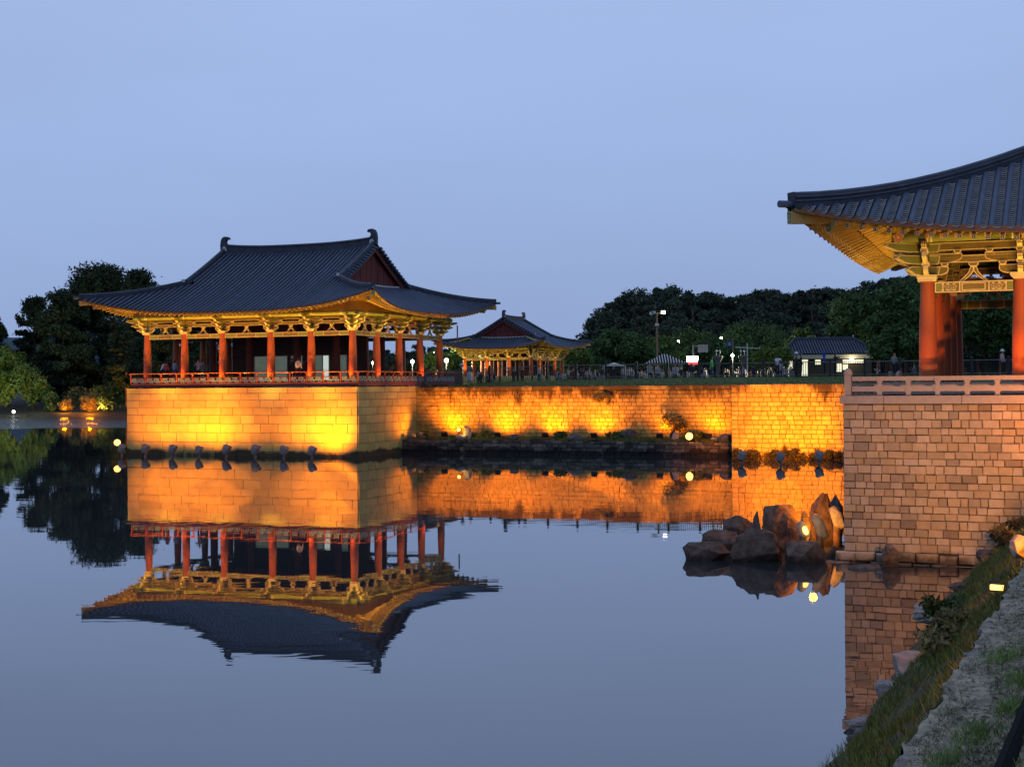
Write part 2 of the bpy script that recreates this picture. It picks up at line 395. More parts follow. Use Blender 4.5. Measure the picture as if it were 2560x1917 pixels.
# ------------------------------------------------------------------ masonry
def unit_stone(seed, ix, iz, jit):
    r = random.Random(seed); j = lambda k: r.uniform(-k, k)
    b = MB()
    back = [(-.5, 0, -.5), (.5, 0, -.5), (.5, 0, .5), (-.5, 0, .5)]
    midr = [(x + j(jit), -0.62, z + j(jit)) for x, z in ((-.5, -.5), (.5, -.5), (.5, .5), (-.5, .5))]
    fro = [(x*(1 - 2*ix) + j(jit), -1 + j(0.12), z*(1 - 2*iz) + j(jit)) for x, z in ((-.5, -.5), (.5, -.5), (.5, .5), (-.5, .5))]
    b.add(back + midr + fro, [(0, 1, 5, 4), (1, 2, 6, 5), (2, 3, 7, 6), (3, 0, 4, 7), (4, 5, 9, 8), (5, 6, 10, 9), (6, 7, 11, 10), (7, 4, 8, 11), (8, 9, 10, 11)])
    return b
def stone_wall(parent, name, u0, v0, along, length, rows, wr, material, ix=0.035, iz=0.05, jit=0.012, gap=0.018, depth=0.09, limit=300, tilt=0.0, order='first', seed=1, zj=0.0, skip=None):
    """courses of single stones on the face that starts at (u0, v0) and runs along +u or +v; more than LIMIT are joined"""
    r = random.Random(seed)
    units = [unit_stone(seed*50 + i, ix, iz, jit) for i in range(7)]
    meshes = [q.mesh(name, material) for q in units]
    lst = []
    for z0, h in rows:
        x = -r.uniform(0, 0.5)*wr[0]
        while x < length:
            wd = r.uniform(*wr); a, b = max(x, 0), min(x + wd, length)
            if length - b < wr[0]*0.45: b = length; wd = 1e3
            if b - a > wr[0]*0.25 and not (skip and skip((a+b)/2, z0 + h/2)):
                lst.append(((a+b)/2, z0 + h/2 + r.uniform(-zj, zj), b - a - gap, h - gap, depth*r.uniform(0.75, 1.2), r.randrange(7), r.uniform(-tilt, tilt)))
            x += wd
    if order == 'last': lst.sort(key=lambda s: -s[0])
    if order == 'near': lst.sort(key=lambda s: s[0])
    rest = MB(); dirv = Vector((1, 0, 0)) if along == 'u' else Vector((0, 1, 0))
    for i, (x, z, wd, h, d, k, tl) in enumerate(lst):
        p = Vector((u0, v0, z)) + dirv*x
        if i < limit:
            o = link(name, meshes[k], parent, p)
            o.rotation_euler = (0, tl, 0 if along == 'u' else math.pi/2)
            o.scale = (wd, d, h)
        else:
            M = Matrix.Translation(p) @ Matrix.Rotation(0 if along == 'u' else math.pi/2, 4, 'Z') @ Matrix.Rotation(tl, 4, 'Y') @ Matrix.Diagonal((wd, d, h, 1))
            rest.add([M @ Vector(q) for q in units[k].v], units[k].f)
    if rest.v: tag(rest.build('stonework', material, parent), kind='stuff')
    return len(lst)

# base of the lakeside pavilion: big pale ashlar blocks
base = empty('stone_platform', fr(O_MAIN, 0, 0), -T, 'tall pale ashlar stone platform rising from the water under the large left pavilion', 'stone platform')
b = MB(); b.box(-8.35, 6.95, 1.9, 18.3, 15.7, 4.96); b.build('core', M_ASHLARJ, base)
z = -0.28; rows = []
for h in (0.58, 0.62, 0.66, 0.62, 0.58, 0.52, 0.50, 0.46, 0.36): rows.append((z, h)); z += h - 0.001
ztop = z
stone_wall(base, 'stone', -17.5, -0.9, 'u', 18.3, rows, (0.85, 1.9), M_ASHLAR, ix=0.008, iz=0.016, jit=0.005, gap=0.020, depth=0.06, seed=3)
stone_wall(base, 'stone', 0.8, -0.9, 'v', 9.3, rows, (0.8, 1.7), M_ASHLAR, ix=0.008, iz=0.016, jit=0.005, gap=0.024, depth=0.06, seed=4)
r_ = random.Random(8)
x = -17.58
while x < 0.8:
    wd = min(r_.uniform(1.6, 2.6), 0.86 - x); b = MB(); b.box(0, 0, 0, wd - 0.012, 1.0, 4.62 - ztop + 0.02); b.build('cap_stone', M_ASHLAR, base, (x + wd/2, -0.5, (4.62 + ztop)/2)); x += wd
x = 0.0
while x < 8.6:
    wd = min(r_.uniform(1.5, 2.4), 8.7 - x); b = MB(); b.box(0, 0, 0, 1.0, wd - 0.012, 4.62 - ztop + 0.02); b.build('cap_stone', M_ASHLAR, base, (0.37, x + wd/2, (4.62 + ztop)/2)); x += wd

# long weathered wall behind the ledge
wallA = empty('brick_wall', fr(O_MAIN, 0, 0), -T, 'long weathered stone block wall between the left platform and the projecting wall section', 'stone wall')
b = MB(); b.box(12.75, 8.3, 2.2, 24.3, 0.8, 4.7); b.build('core', M_BRICKJ, wallA)
rowsA = [(0.80 + 0.268*i, 0.268) for i in range(13)]
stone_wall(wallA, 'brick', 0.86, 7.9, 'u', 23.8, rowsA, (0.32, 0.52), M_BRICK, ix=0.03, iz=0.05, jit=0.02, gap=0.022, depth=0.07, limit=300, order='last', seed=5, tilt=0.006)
x = 0.86
while x < 24.6:
    wd = min(r_.uniform(0.9, 1.8), 24.66 - x); b = MB(); b.box(0, 0, 0, wd - 0.015, 0.6, 0.26); b.build('cap_stone', M_BRICK, wallA, (x + wd/2, 8.02, 4.43 + r_.uniform(-.012, .012))); x += wd
wallB = empty('projecting_wall', fr(O_MAIN, 0, 0), -T, 'projecting section of weathered stone block wall beside the near platform with one bright patch', 'stone wall')
b = MB(); b.box(36.3, 6.1, 2.1, 23.3, 5.0, 4.9); b.build('core', M_BRICKJ, wallB)
rowsB = [(-0.15 + 0.283*i, 0.283) for i in range(16)]
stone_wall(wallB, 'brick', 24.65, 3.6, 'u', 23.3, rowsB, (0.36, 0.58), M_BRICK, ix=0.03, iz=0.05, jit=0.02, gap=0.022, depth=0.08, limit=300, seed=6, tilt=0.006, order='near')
x = 24.62
while x < 47.9:
    wd = min(r_.uniform(1.0, 1.9), 48 - x); b = MB(); b.box(0, 0, 0, wd - 0.015, 0.7, 0.24); b.build('cap_stone', M_BRICK, wallB, (x + wd/2, 3.86, 4.47 + r_.uniform(-.012, .012))); x += wd
# ground between projecting wall top and lawn
g = MB(); g.add([fr(O_MAIN, 24.65, 4.2, 4.56), fr(O_MAIN, 60, 4.2, 4.56), fr(O_MAIN, 60, 8.6, 4.58), fr(O_MAIN, 24.65, 8.6, 4.58)], [(0, 1, 2, 3)])
tag(g.build('lawn_strip', M_LAWN), kind='structure')

# planted ledge in front of the long wall
ledge = empty('ledge_wall', fr(O_MAIN, 0, 0), -T, 'low dark mossy rubble wall at the waterline holding the planted ledge', 'retaining wall')
b = MB(); b.box(12.75, 6.75, 0.2, 23.8, 2.3, 1.3); b.build('core', M_BRICKJ, ledge)
stone_wall(ledge, 'stone', 0.9, 5.55, 'u', 23.75, [(-0.12, 0.30), (0.18, 0.28), (0.46, 0.26), (0.72, 0.2)], (0.3, 0.75), M_LOWW, ix=0.06, iz=0.09, jit=0.05, gap=0.02, depth=0.12, limit=300, seed=9, zj=0.015, tilt=0.02)
lg = MB()
def ledgef(a, b_):
    u = 0.9 + 23.75*a; v = 5.5 + 2.4*b_
    return fr(O_MAIN, u, v, 0.90 + 0.10*b_ + (0.16*max(0, noise.noise((u*0.5, v*0.6, 3)))) + 0.04*noise.noise((u*2, v*2, 1)))
lg.grid(ledgef, 120, 12)
tag(lg.build('ledge_ground', M_EARTH), kind='structure')

# platform of the near pavilion
nearp = empty('near_platform', fr(O_NEAR, 0, 0), -T, 'near platform wall of coursed dressed stones with pale cap course, cut by the right edge', 'stone platform')
b = MB(); b.box(6.0, 4.1, 2.0, 15.9, 13.1, 4.6); b.build('core', M_NEARJ, nearp)
rowsN = []; z = 0.28
while z < 4.1:
    h = min(0.205 + 0.024*math.sin(z*9) + 0.012*math.sin(z*31), 4.17 - z); rowsN.append((z, h)); z += h
stone_wall(nearp, 'stone', -1.95, -2.45, 'u', 9.5, rowsN, (0.18, 0.43), M_NEARS, ix=0.05, iz=0.07, jit=0.022, gap=0.012, depth=0.06, limit=300, seed=12, zj=0.007, tilt=0.018, order='first')
stone_wall(nearp, 'footing_stone', -2.15, -2.50, 'u', 9.7, [(0.02, 0.26)], (0.34, 0.62), M_NEARS, ix=0.08, iz=0.13, jit=0.05, gap=0.02, depth=0.16, seed=13, zj=0.02, tilt=0.03)
stone_wall(nearp, 'footing_stone', -2.45, -2.62, 'u', 9.9, [(-0.24, 0.27)], (0.4, 0.8), M_NEARS, ix=0.09, iz=0.15, jit=0.06, gap=0.02, depth=0.2, seed=14, zj=0.02, tilt=0.03)
x = -2.03
for wd in (1.14, 1.95, 1.6, 1.8, 1.7, 1.8, 1.9):
    b = MB(); b.box(0, 0, 0, wd - 0.012, 0.8, 0.21); b.build('cap_stone', M_GRANITE, nearp, (x + wd/2, -2.16, 4.275)); x += wd
for k in range(7):
    b = MB(); b.box(0, 0, 0, 0.8, 1.68, 0.21); b.build('cap_stone', M_GRANITE, nearp, (-1.63, -1.74 + 0.85 + k*1.7, 4.275))
# stone balustrade on it
rail = empty('stone_balustrade', fr(O_NEAR, 0, 0, 4.38), -T, 'low stone balustrade of two rails on small blocks along the near platform edge', 'balustrade')
def rail_post(x, y):
    b = MB(); b.box(0, 0, 0.28, 0.17, 0.17, 0.56)
    b.lathe([(0.118, 0), (0.116, 0.06), (0.095, 0.12), (0.055, 0.165), (0.001, 0.18)], 12, (0, 0, 0.555), cap=False)
    return b.build('post', M_GRANITE, rail, (x, y, 0))
rail_post(-1.84, -2.30); rail_post(-1.84, 9.4)
def block(h):
    b = MB(); a, c = 0.075, 0.052
    b.prism([(-a, 0), (a, 0), (a, .15*h), (c, .38*h), (c, .62*h), (a, .85*h), (a, h), (-a, h), (-a, .85*h), (-c, .62*h), (-c, .38*h), (-a, .15*h)], (0, 0, 0), (1, 0, 0), (0, 0, 1), 0.15)
    return b.mesh('rail_block', M_GRANITE)
bm_u, bm_l = block(0.14), block(0.11)
for k, (z, h) in enumerate(((0.18, 0.14), (0.45, 0.115))):
    x = -1.74
    for wd in (2.1, 2.9, 2.9, 2.9):
        b = MB(); b.box(0, 0, 0, wd - 0.01, 0.16, h - 0.004); b.build('rail', M_GRANITE, rail, (x + wd/2, -2.30, z)); x += wd
    for j in range(4):
        b = MB(); b.box(0, 0, 0, 0.16, 2.86, h - 0.004); b.build('rail', M_GRANITE, rail, (-1.84, -0.76 + j*2.87, z))
for i in range(13):
    link('rail_block', bm_l, rail, (-1.02 + 0.735*i, -2.30, 0.003)); link('rail_block', bm_u, rail, (-1.02 + 0.735*i, -2.30, 0.251))
for i in range(8):
    link('rail_block', bm_l, rail, (-1.84, -1.6 + 1.2*i, 0.003), math.pi/2); link('rail_block', bm_u, rail, (-1.84, -1.6 + 1.2*i, 0.251), math.pi/2)
# ------------------------------------------------------------------ pavilions
def boat(a, h, flip=False):
    """bracket arm outline: flat top, curved ends and belly"""
    p = [(-a, h), (-a, h*0.52), (-a*0.95, h*0.30), (-a*0.82, h*0.12), (-a*0.62, 0), (a*0.62, 0), (a*0.82, h*0.12), (a*0.95, h*0.30), (a, h*0.52), (a, h)]
    return p
def bracket_parts(out=1.0, rich=False):
    """one bracket set over a column top; local x along the wall, -y outward; returns [(name, MB)]; materials BM"""
    P = []
    th = 0.13
    b = MB()                                            # capital
    b.prism([(-.17, 0), (.17, 0), (.27, .10), (.27, .18), (-.27, .18), (-.27, .10)], (0, 0, 0), (1, 0, 0), (0, 0, 1), 0.5, 2, 2)
    P.append(('capital', b))
    def arm(a, h, z):
        q = MB(); q.prism(boat(a, h), (0, 0, z), (1, 0, 0), (0, 0, 1), th, 1, 2, 0.022, 2); P.append(('bracket_arm', q))
    arm(0.56, 0.24, 0.17); arm(0.92, 0.26, 0.50)
    for z, l in ((0.17, 0.46), (0.47, 0.72), (0.80, 0.98)):   # arms towards the pond
        q = MB(); h = 0.24
        prof = [(0.35, h), (-l, h), (-l - 0.09, h*0.62), (-l, h*0.40), (-l*0.86, h*0.1), (-l*0.62, 0), (0.3, 0)]
        q.prism([(p[0], p[1]) for p in prof], (0, 0, z), (0, 1, 0), (0, 0, 1), th*1.05, 0, 2, 0.02, 2)
        q.box(0, -l - 0.005, z + h*0.62, th*0.9, 0.11, h*0.52, 3)
        if rich:
            q.box(0, -l - 0.062, z + h*0.66, 0.10, 0.006, 0.10, 2); q.box(0, -l - 0.067, z + h*0.66, 0.07, 0.006, 0.07, 4)
            q.box(0, -l - 0.072, z + h*0.66, 0.03, 0.006, 0.055, 2); q.box(0, -l - 0.074, z + h*0.66, 0.055, 0.006, 0.02, 2)
        P.append(('projecting_arm', q))
    def blk(x, y, z, w=0.2):
        q = MB(); q.prism([(-w*.32, 0), (w*.32, 0), (w*.5, .045), (w*.5, .10), (-w*.5, .10), (-w*.5, .045)], (x, y, z), (1, 0, 0), (0, 0, 1), w, 2, 2, 0.0)
        q.prism([(-w*.2, .02), (w*.2, .02), (w*.34, .05), (w*.34, .08), (-w*.34, .08), (-w*.34, .05)], (x, y - w*0.5 - 0.003, z), (1, 0, 0), (0, 0, 1), 0.004, 1)
        P.append(('bearing_block', q))
    for x in (-0.46, 0.46): blk(x, 0, 0.41)
    for x in (-0.8, 0.8): blk(x, 0, 0.76)
    blk(0, -0.40, 0.41); blk(0, -0.68, 0.71)
    return P
BM = [M_GREEN, M_OLIVE, M_CREAM, M_OCHRE, M_DKP]
def merge(parts):
    b = MB()
    for _, q in parts:
        k = len(b.v); b.v += q.v; b.f += [tuple(i + k for i in f) for f in q.f]; b.m += q.m; b.sm += q.sm
    return b
RIDGE_SEC = [(-.12, -.1), (-.12, .08), (-.165, .085), (-.165, .115), (-.12, .12), (-.12, .185), (-.175, .19), (-.175, .225), (-.115, .235), (-.10, .30), (-.05, .345), (.05, .345), (.10, .30), (.115, .235), (.175, .225), (.175, .19), (.12, .185), (.12, .12), (.165, .115), (.165, .085), (.12, .08), (.12, -.1)]
def ridge_mb(pts, k=1.0, sideways=None):
    b = MB(); b.sweep(pts, [(x*k, z*k) for x, z in RIDGE_SEC], 0, caps=True, sideways=sideways)
    n = len(RIDGE_SEC); per = n
    for i in range((len(pts)-1)*per):
        if i % per in (2, 6, 9, 10, 11, 14, 18): b.m[i] = 1
        if i % per in (9, 10, 11): b.sm[i] = True
    return b
def flower(b, c, ax, ay, r, mi, mi2, mc):
    """five petalled disc"""
    n = 20; pts = []
    for k in range(n):
        a = 2*math.pi*k/n; q = r*(0.80 + 0.20*math.cos(5*a)); pts.append((q*math.sin(a), q*math.cos(a)))
    nn = Vector(ax).cross(Vector(ay)).normalized()
    for s, dz, m in ((1.0, 0.0, mi), (0.84, 0.003, mi2), (0.30, 0.006, mc)):
        b.add([Vector(c) + nn*dz + Vector(ax)*p[0]*s + Vector(ay)*p[1]*s for p in pts], [tuple(range(n))], m)

def pavilion(root, bx, by, zc, zr, oe, oc, RR, w0, cr, sp, sides_fine, rich, far=False, rcol=0.26, inner=True, slope=0.6, q2=0.0098):
    A, B = sum(bx)/2, sum(by)/2
    Ue, We = A + oc, B + oc
    px = [-A]; py = [-B]
    for d in bx: px.append(px[-1] + d)
    for d in by: py.append(py[-1] + d)
    q = lambda w: zr - slope*w + q2*w*w
    rF = lambda u: cr*(abs(u)/Ue)**2.8
    rS = lambda w: cr*(abs(w)/We)**2.8
    zf = lambda u, w: q(w) + rF(u)
    def g(u):
        t = (u - RR)/(Ue - RR); w = w0 + (We - w0)*t
        if t < 0: return q(w0) + rF(RR) - rS(w0) - (u - RR)*0.5
        return zf(u, w) - rS(w)
    class Long:
        half, col, amax = A, B, Ue
        edge = staticmethod(lambda a: B + oe + (oc - oe)*(abs(a)/Ue)**3)
        start = staticmethod(lambda a: 0.05 if abs(a) <= RR + .28 else w0 + (We - w0)*(abs(a) - RR)/(Ue - RR))
        z = staticmethod(lambda a, b: q(b) + rF(a))
    class Short:
        half, col, amax = B, A, We
        edge = staticmethod(lambda a: A + oe + (oc - oe)*(abs(a)/We)**3)
        start = staticmethod(lambda a: RR - 0.55 if abs(a) <= w0 else RR + (Ue - RR)*(abs(a) - w0)/(We - w0))
        z = staticmethod(lambda a, b: g(b) + rS(a))
    SIDE = {'front': (Long, lambda a, b, z: (a, -b, z)), 'back': (Long, lambda a, b, z: (-a, b, z)),
            'right': (Short, lambda a, b, z: (b, a, z)), 'left': (Short, lambda a, b, z: (-b, -a, z))}
    # ---- roof
    for side, (K, X) in SIDE.items():
        fine = side in sides_fine
        n = int(2*K.amax/sp); aa = [-K.amax + 2*K.amax*(i + 0.5)/n for i in range(n)]
        bed = MB()
        def bf(s, t):
            a = -K.amax*0.999 + 2*K.amax*0.999*s; st, ed = K.start(a), K.edge(a)
            b = st + (ed - st)*t; return X(a, b, K.z(a, b) - 0.02)
        bed.grid(bf, n*2, 8, 0); bed.build('tile_bed', M_TILEBED, root)
        sof = MB()
        def sf(s, t):
            a = -K.amax*0.985 + 2*K.amax*0.985*s; st, ed = max(K.start(a), K.col - 0.9), K.edge(a) - 0.10
            b = min(st, ed) + (ed - min(st, ed))*t; return X(a, b, K.z(a, b) - 0.14)
        sof.grid(sf, 40, 6, 0); sof.build('soffit', M_SOFFIT, root)
        joined = MB(); rc = sp*0.265
        rc = sp*0.25
        sec = [(rc*math.cos(k*math.pi/6), rc*math.sin(k*math.pi/6)) for k in range(7)]
        for a in aa:
            st, ed = K.start(a), K.edge(a)
            if ed - st < 0.3: continue
            m = max(3, int((ed - st)/0.9)) if not rich else 10
            pts = [X(a, st + (ed - st)*i/m, K.z(a, st + (ed - st)*i/m)) for i in range(m+1)]
            mb = MB() if fine else joined
            mb.sweep(pts, sec, 0, closed=False, smooth=True, caps=False)
            # round end tile
            e = Vector(pts[-1]); o = (Vector(pts[-1]) - Vector(pts[-2])); o.z = 0; o.normalize(); sd = Vector((o.y, -o.x, 0))
            ring = [e + sd*x*1.12 + Vector((0, 0, z_*1.12)) + o*0.012 for x, z_ in sec] + [e + sd*rc*-1.12 + Vector((0, 0, -rc*.55)) + o*0.012, e + sd*rc*1.12 + Vector((0, 0, -rc*.55)) + o*0.012]
            mb.add(ring, [tuple(range(len(ring)))], 1)
            if fine: mb.build('cover_tile_row', [M_TILE, M_TILEEND], root)
        if not fine: tag(joined.build('cover_tiles', [M_TILE, M_TILEEND], root), kind='stuff')
        # pan tiles between the rows, stepped
        if rich and fine:
            for i in range(n - 1):
                a = (aa[i] + aa[i+1])/2; st, ed = K.start(a) + .05, K.edge(a) + 0.03
                if ed - st < 0.25: continue
                mb = MB(); step = 0.15; ns = int((ed - st)/step)
                hw = sp*0.27
                for j in range(ns):
                    b1 = ed - j*step; b0 = b1 - step*1.05
                    vs = []
                    for bb, lift in ((b0, -0.010), (b1, 0.052), (b1 - .004, 0.016)):
                        for k in range(5):
                            x = -hw + 2*hw*k/4; vs.append(X(a + x, bb, K.z(a, bb) + lift + 0.028*((x/hw)**2) - 0.004))
                    mb.add(vs, [(k, k+1, k+6, k+5) for k in range(4)] + [(5+k, 6+k, 11+k, 10+k) for k in range(4)], [0]*4 + [1]*4)
                mb.build('pan_tile_row', [M_TILEBED, M_PANLIP], root)  # shadow-gap stripes put into the colour: near-black tops, pale lips
        # eave boards
        nb = 44
        for nm, off, hh, wd, mt in (('eave_board', 0.10, 0.075, 0.05, M_CREAM), ('fascia_board', 0.16, 0.06, 0.07, M_OCHRE)):
            mb = MB(); al = [-K.amax*0.975 + 2*K.amax*0.975*i/nb for i in range(nb+1)]
            mb.sweep([X(a, K.edge(a) - off, K.z(a, K.edge(a) - off) - 0.075 - (0.055 if nm == 'fascia_board' else 0)) for a in al], [(-wd/2, -hh/2), (wd/2, -hh/2), (wd/2, hh/2), (-wd/2, hh/2)])
            mb.build(nm, mt, root)
        mb = MB(); mb.sweep([X(a, K.edge(a) + 0.0, K.z(a, K.edge(a)) - 0.035) for a in al], [(-.03, -.05), (.03, -.05), (.03, .03), (-.03, .03)])
        mb.build('pan_tile_lip', M_TILEEND, root)
        mb = MB(); a_m = K.half + 0.62                   # infill between purlin and rafters
        def inf(s, t):
            a = -a_m + 2*a_m*s; zt = max(K.z(a, K.col + .60) - 0.40, zc + 1.2); zb = zc + 1.12
            return X(a, K.col + 0.60, zb + (zt - zb)*t)
        mb.grid(inf, 30, 1, 0, False); mb.build('eave_infill', M_OCHRE, root)
        # rafters
        rs = sp*1.05 if not far else sp*1.6; nr = int(2*(K.half + oe*0.86)/rs)
        jr = MB()
        for i in range(nr + 1):
            ae = -(K.half + oe*0.86) + 2*(K.half + oe*0.86)*i/nr
            lim = K.half - 1.0
            ai = ae if abs(ae) < lim else math.copysign(lim + (abs(ae) - lim)*0.30, ae)
            o = K.edge(ae) - K.col
            def pt(f, b, off):
                a = ai + (ae - ai)*f; return Vector(X(a, b, K.z(a, b) - off))
            r1 = 0.075 if not far else 0.09
            p0, p1 = pt(0, K.col - 0.6, 0.52), pt(0.72, K.col + 0.62*o, 0.45)
            f0, f1 = pt(0.45, K.col + 0.30*o, 0.33), pt(1.0, K.col + 0.955*o, 0.265)
            ra = MB() if fine else jr
            ra.tube([p0, p1], r1, 8 if rich else 6, 0, caps=True)
            d = (p1 - p0).normalized(); sd = d.cross(Vector((0, 0, 1))).normalized(); up = sd.cross(d)
            if rich and fine:
                flower(ra, p1 + d*0.004, sd, up, r1*1.5, 3, 1, 2); flower(ra, p1 + d*0.0135, sd, up, r1*1.05, 2, 2, 1)
            else:
                ra.add([p1 + d*0.004 + (sd*math.cos(k*math.pi/3) + up*math.sin(k*math.pi/3))*r1*0.8 for k in range(6)], [tuple(range(6))], 1)
            if fine: ra.build('rafter', [M_OCHRE, M_CREAM, M_ORANGE, M_DKP], root)
            fl = MB() if fine else jr
            fl.bar(f0, f1, 0.10, 0.11, 0)
            for s2 in (-1, 1):
                q0, q1 = f0 + Vector((0, 0, -.058)), f1 + Vector((0, 0, -.058)); dd_ = (q1 - q0).normalized().cross(Vector((0, 0, 1))).normalized()*0.036*s2
                fl.bar(q0 + dd_, q1 + dd_, 0.022, 0.008, 1)
            d = (f1 - f0).normalized(); sd = d.cross(Vector((0, 0, 1))).normalized(); up = sd.cross(d)
            for s_k, dz, m_ in ((0.056, 0.003, 1), (0.042, 0.006, 3), (0.018, 0.009, 1)):
                fl.add([f1 + d*dz + sd*x*s_k + up*y*s_k for x, y in ((-1, -1), (1, -1), (1, 1), (-1, 1))], [(0, 1, 2, 3)], m_)
            if rich and fine:
                m0 = f1 - d*0.20
                for dd in (0.0, 0.07): fl.box(0, 0, 0, 0.112, 0.03, 0.122, 1, Matrix.Translation(m0 - d*dd) @ d.to_track_quat('Y', 'Z').to_matrix().to_4x4())
            if fine: fl.build('flying_rafter', [M_OCHRE, M_CREAM, M_ORANGE, M_DKP], root)
        if not fine: tag(jr.build('rafters', [M_OCHRE, M_CREAM, M_ORANGE, M_DKP], root), kind='stuff')
    # ---- hip rafters, ridges, gables
    for sx in (-1, 1):
        for sy in (-1, 1):
            P = lambda t, dz: Vector((sx*(RR + (Ue - RR)*t), sy*(w0 + (We - w0)*t), zf(RR + (Ue - RR)*t, w0 + (We - w0)*t) + dz))
            tc = (A - 0.3 - RR)/(Ue - RR)
            m = MB()
            m.bar(P(tc, -0.80), P(0.86, -0.56), 0.22, 0.40, 0); e = P(0.86, -0.46); d = (e - P(tc, -0.75)).normalized()
            m.bar(P(tc + .25, -0.48), P(0.985, -0.31), 0.20, 0.32, 0)
            for (e0, e1, ww, hh) in ((P(tc, -0.80), P(0.86, -0.56), 0.22, 0.40), (P(tc + .25, -0.48), P(0.985, -0.31), 0.20, 0.32)):
                d = (e1 - e0).normalized(); sd = d.cross(Vector((0, 0, 1))).normalized(); up = sd.cross(d)
                for kk, dz, mi in ((1.0, 0.004, 2), (0.86, 0.008, 1), (0.5, 0.012, 2), (0.34, 0.016, 1)):
                    pl = [(-1, -1), (1, -1), (1, 1), (-1, 1)] if kk > 0.8 else [(-.6, -1), (.6, -1), (1, 0), (.6, 1), (-.6, 1), (-1, 0)]
                    m.add([e1 + d*dz + sd*x*ww/2*kk + up*y*hh/2*kk for x, y in pl], [tuple(range(len(pl)))], mi)
            m.build('hip_rafter', [M_OCHRE, M_GREEN, M_CREAM], root)
            k = 1.0
            hp = [P(t, 0.02) for t in [i/12*0.975 for i in range(13)]]
            ridge_mb(hp, k).build('hip_ridge', [M_RIDGE, M_RIDGETOP], root)
            m = MB(); d = (hp[-1] - hp[-2]).normalized()
            m.tube([hp[-1] - d*0.1 + Vector((0, 0, 0.02)), hp[-1] + d*0.42 + Vector((0, 0, 0.05))], 0.095, 10, 0)
            m.box(0, 0, 0, 0.28, 0.05, 0.36, 1, Matrix.Translation(hp[-1] + d*0.03 + Vector((0, 0, 0.16))) @ d.to_track_quat('Y', 'Z').to_matrix().to_4x4())
            m.build('hip_end_tile', [M_TILE, M_RIDGE], root)
            if sy == -1 or not far:
                pass
            vp = [Vector((sx*RR, sy*(0.12 + (w0 - 0.12)*i/8), zf(RR, 0.12 + (w0 - 0.12)*i/8) + 0.02)) for i in range(9)]
            ridge_mb(vp, k).build('verge_ridge', [M_RIDGE, M_RIDGETOP], root)
            m = MB(); m.box(sx*RR, sy*(w0 + 0.12), zf(RR, w0) + 0.16, 0.36, 0.14, 0.42, 0); m.box(sx*RR, sy*(w0 + 0.20), zf(RR, w0) + 0.30, 0.22, 0.1, 0.2, 1)
            m.build('verge_end_tile', [M_RIDGE, M_LIME], root)
            # short tile rows that finish the verge
            nst = int(w0/0.36)
            js = MB()
            for i in range(nst):
                w_ = 0.35 + (w0 - 0.45)*i/(nst - 1); zz = zf(RR, w_)
                t_ = MB() if (rich or (sides_fine and sx == 1 and 'right' in sides_fine)) else js
                t_.tube([(sx*(RR + 0.05), sy*w_, zz + 0.03), (sx*(RR + 0.50), sy*w_, zz - 0.06)], 0.10, 8, 0)
                t_.box(sx*(RR + 0.24), sy*(w_ + 0.18), zz - 0.10, 0.46, 0.20, 0.03, 1)
                if t_ is not js: t_.build('verge_tile', [M_TILE, M_TILEBED], root)
            if js.v: tag(js.build('verge_tiles', [M_TILE, M_TILEBED], root), kind='stuff')
        # gable boards
        xg = sx*(RR - 0.18); zb0 = g(RR - 0.2) - 0.02
        nbrd = 22; wdt = w0*0.96
        for i in range(nbrd):
            y0, y1 = -wdt + 2*wdt*i/nbrd, -wdt + 2*wdt*(i+1)/nbrd
            yt = lambda y: zf(RR, abs(y)) - 0.12
            zlo = lambda y: g(RR - 0.2) + rS(y) - 0.05
            m = MB(); g_ = 0.012
            a0, a1 = y0 + g_, y1 - g_; th = 0.05 if i % 2 else 0.035
            if yt(a0) < zlo(a0) + .02 and yt(a1) < zlo(a1) + .02: continue
            m.add([(xg - sx*0.1, a0, zlo(a0)), (xg - sx*0.1, a1, zlo(a1)), (xg - sx*0.1, a1, max(yt(a1), zlo(a1))), (xg - sx*0.1, a0, max(yt(a0), zlo(a0))),
                   (xg + sx*th, a0, zlo(a0)), (xg + sx*th, a1, zlo(a1)), (xg + sx*th, a1, max(yt(a1), zlo(a1))), (xg + sx*th, a0, max(yt(a0), zlo(a0)))],
                  [(0, 1, 2, 3), (4, 7, 6, 5), (0, 4, 5, 1), (3, 2, 6, 7), (0, 3, 7, 4), (1, 5, 6, 2)])
            m.build('gable_board', M_GABLE, root)
        for sy in (-1, 1):
            m = MB(); n_ = 8
            m.sweep([(sx*(RR + 0.12), sy*(0.02 + (w0 - .1)*i/n_), zf(RR, 0.02 + (w0 - .1)*i/n_) - 0.32) for i in range(n_+1)], [(-.03, -.2), (.03, -.2), (.03, .2), (-.03, .2)])
            m.build('bargeboard', M_REDDK, root)
        m = MB(); m.sweep([(sx*(RR - 0.05), -w0*0.9 + 1.8*w0*i/16, g(RR - 0.05) + rS(-w0*0.9 + 1.8*w0*i/16) + 0.07) for i in range(17)], [(-.09, -.06), (.09, -.06), (.09, .05), (-.09, .05)])
        m.build('gable_skirt', M_LIME, root)
        m = MB()                                        # ridge-end ornament, an owl-headed tile
        sil = [(-.30, 0), (.28, 0), (.30, .42), (.22, .55), (.13, .66), (.15, .80), (.24, .92), (.36, .95), (.38, .88), (.42, 1.0), (.30, 1.10), (.02, 1.12), (-.16, 1.03), (-.27, .82), (-.32, .5)]
        m.prism([(-sx*x, y) for x, y in sil], (sx*(RR - 0.02), 0, zf(RR, 0) + 0.02), (1, 0, 0), (0, 0, 1), 0.30, 0, 0)
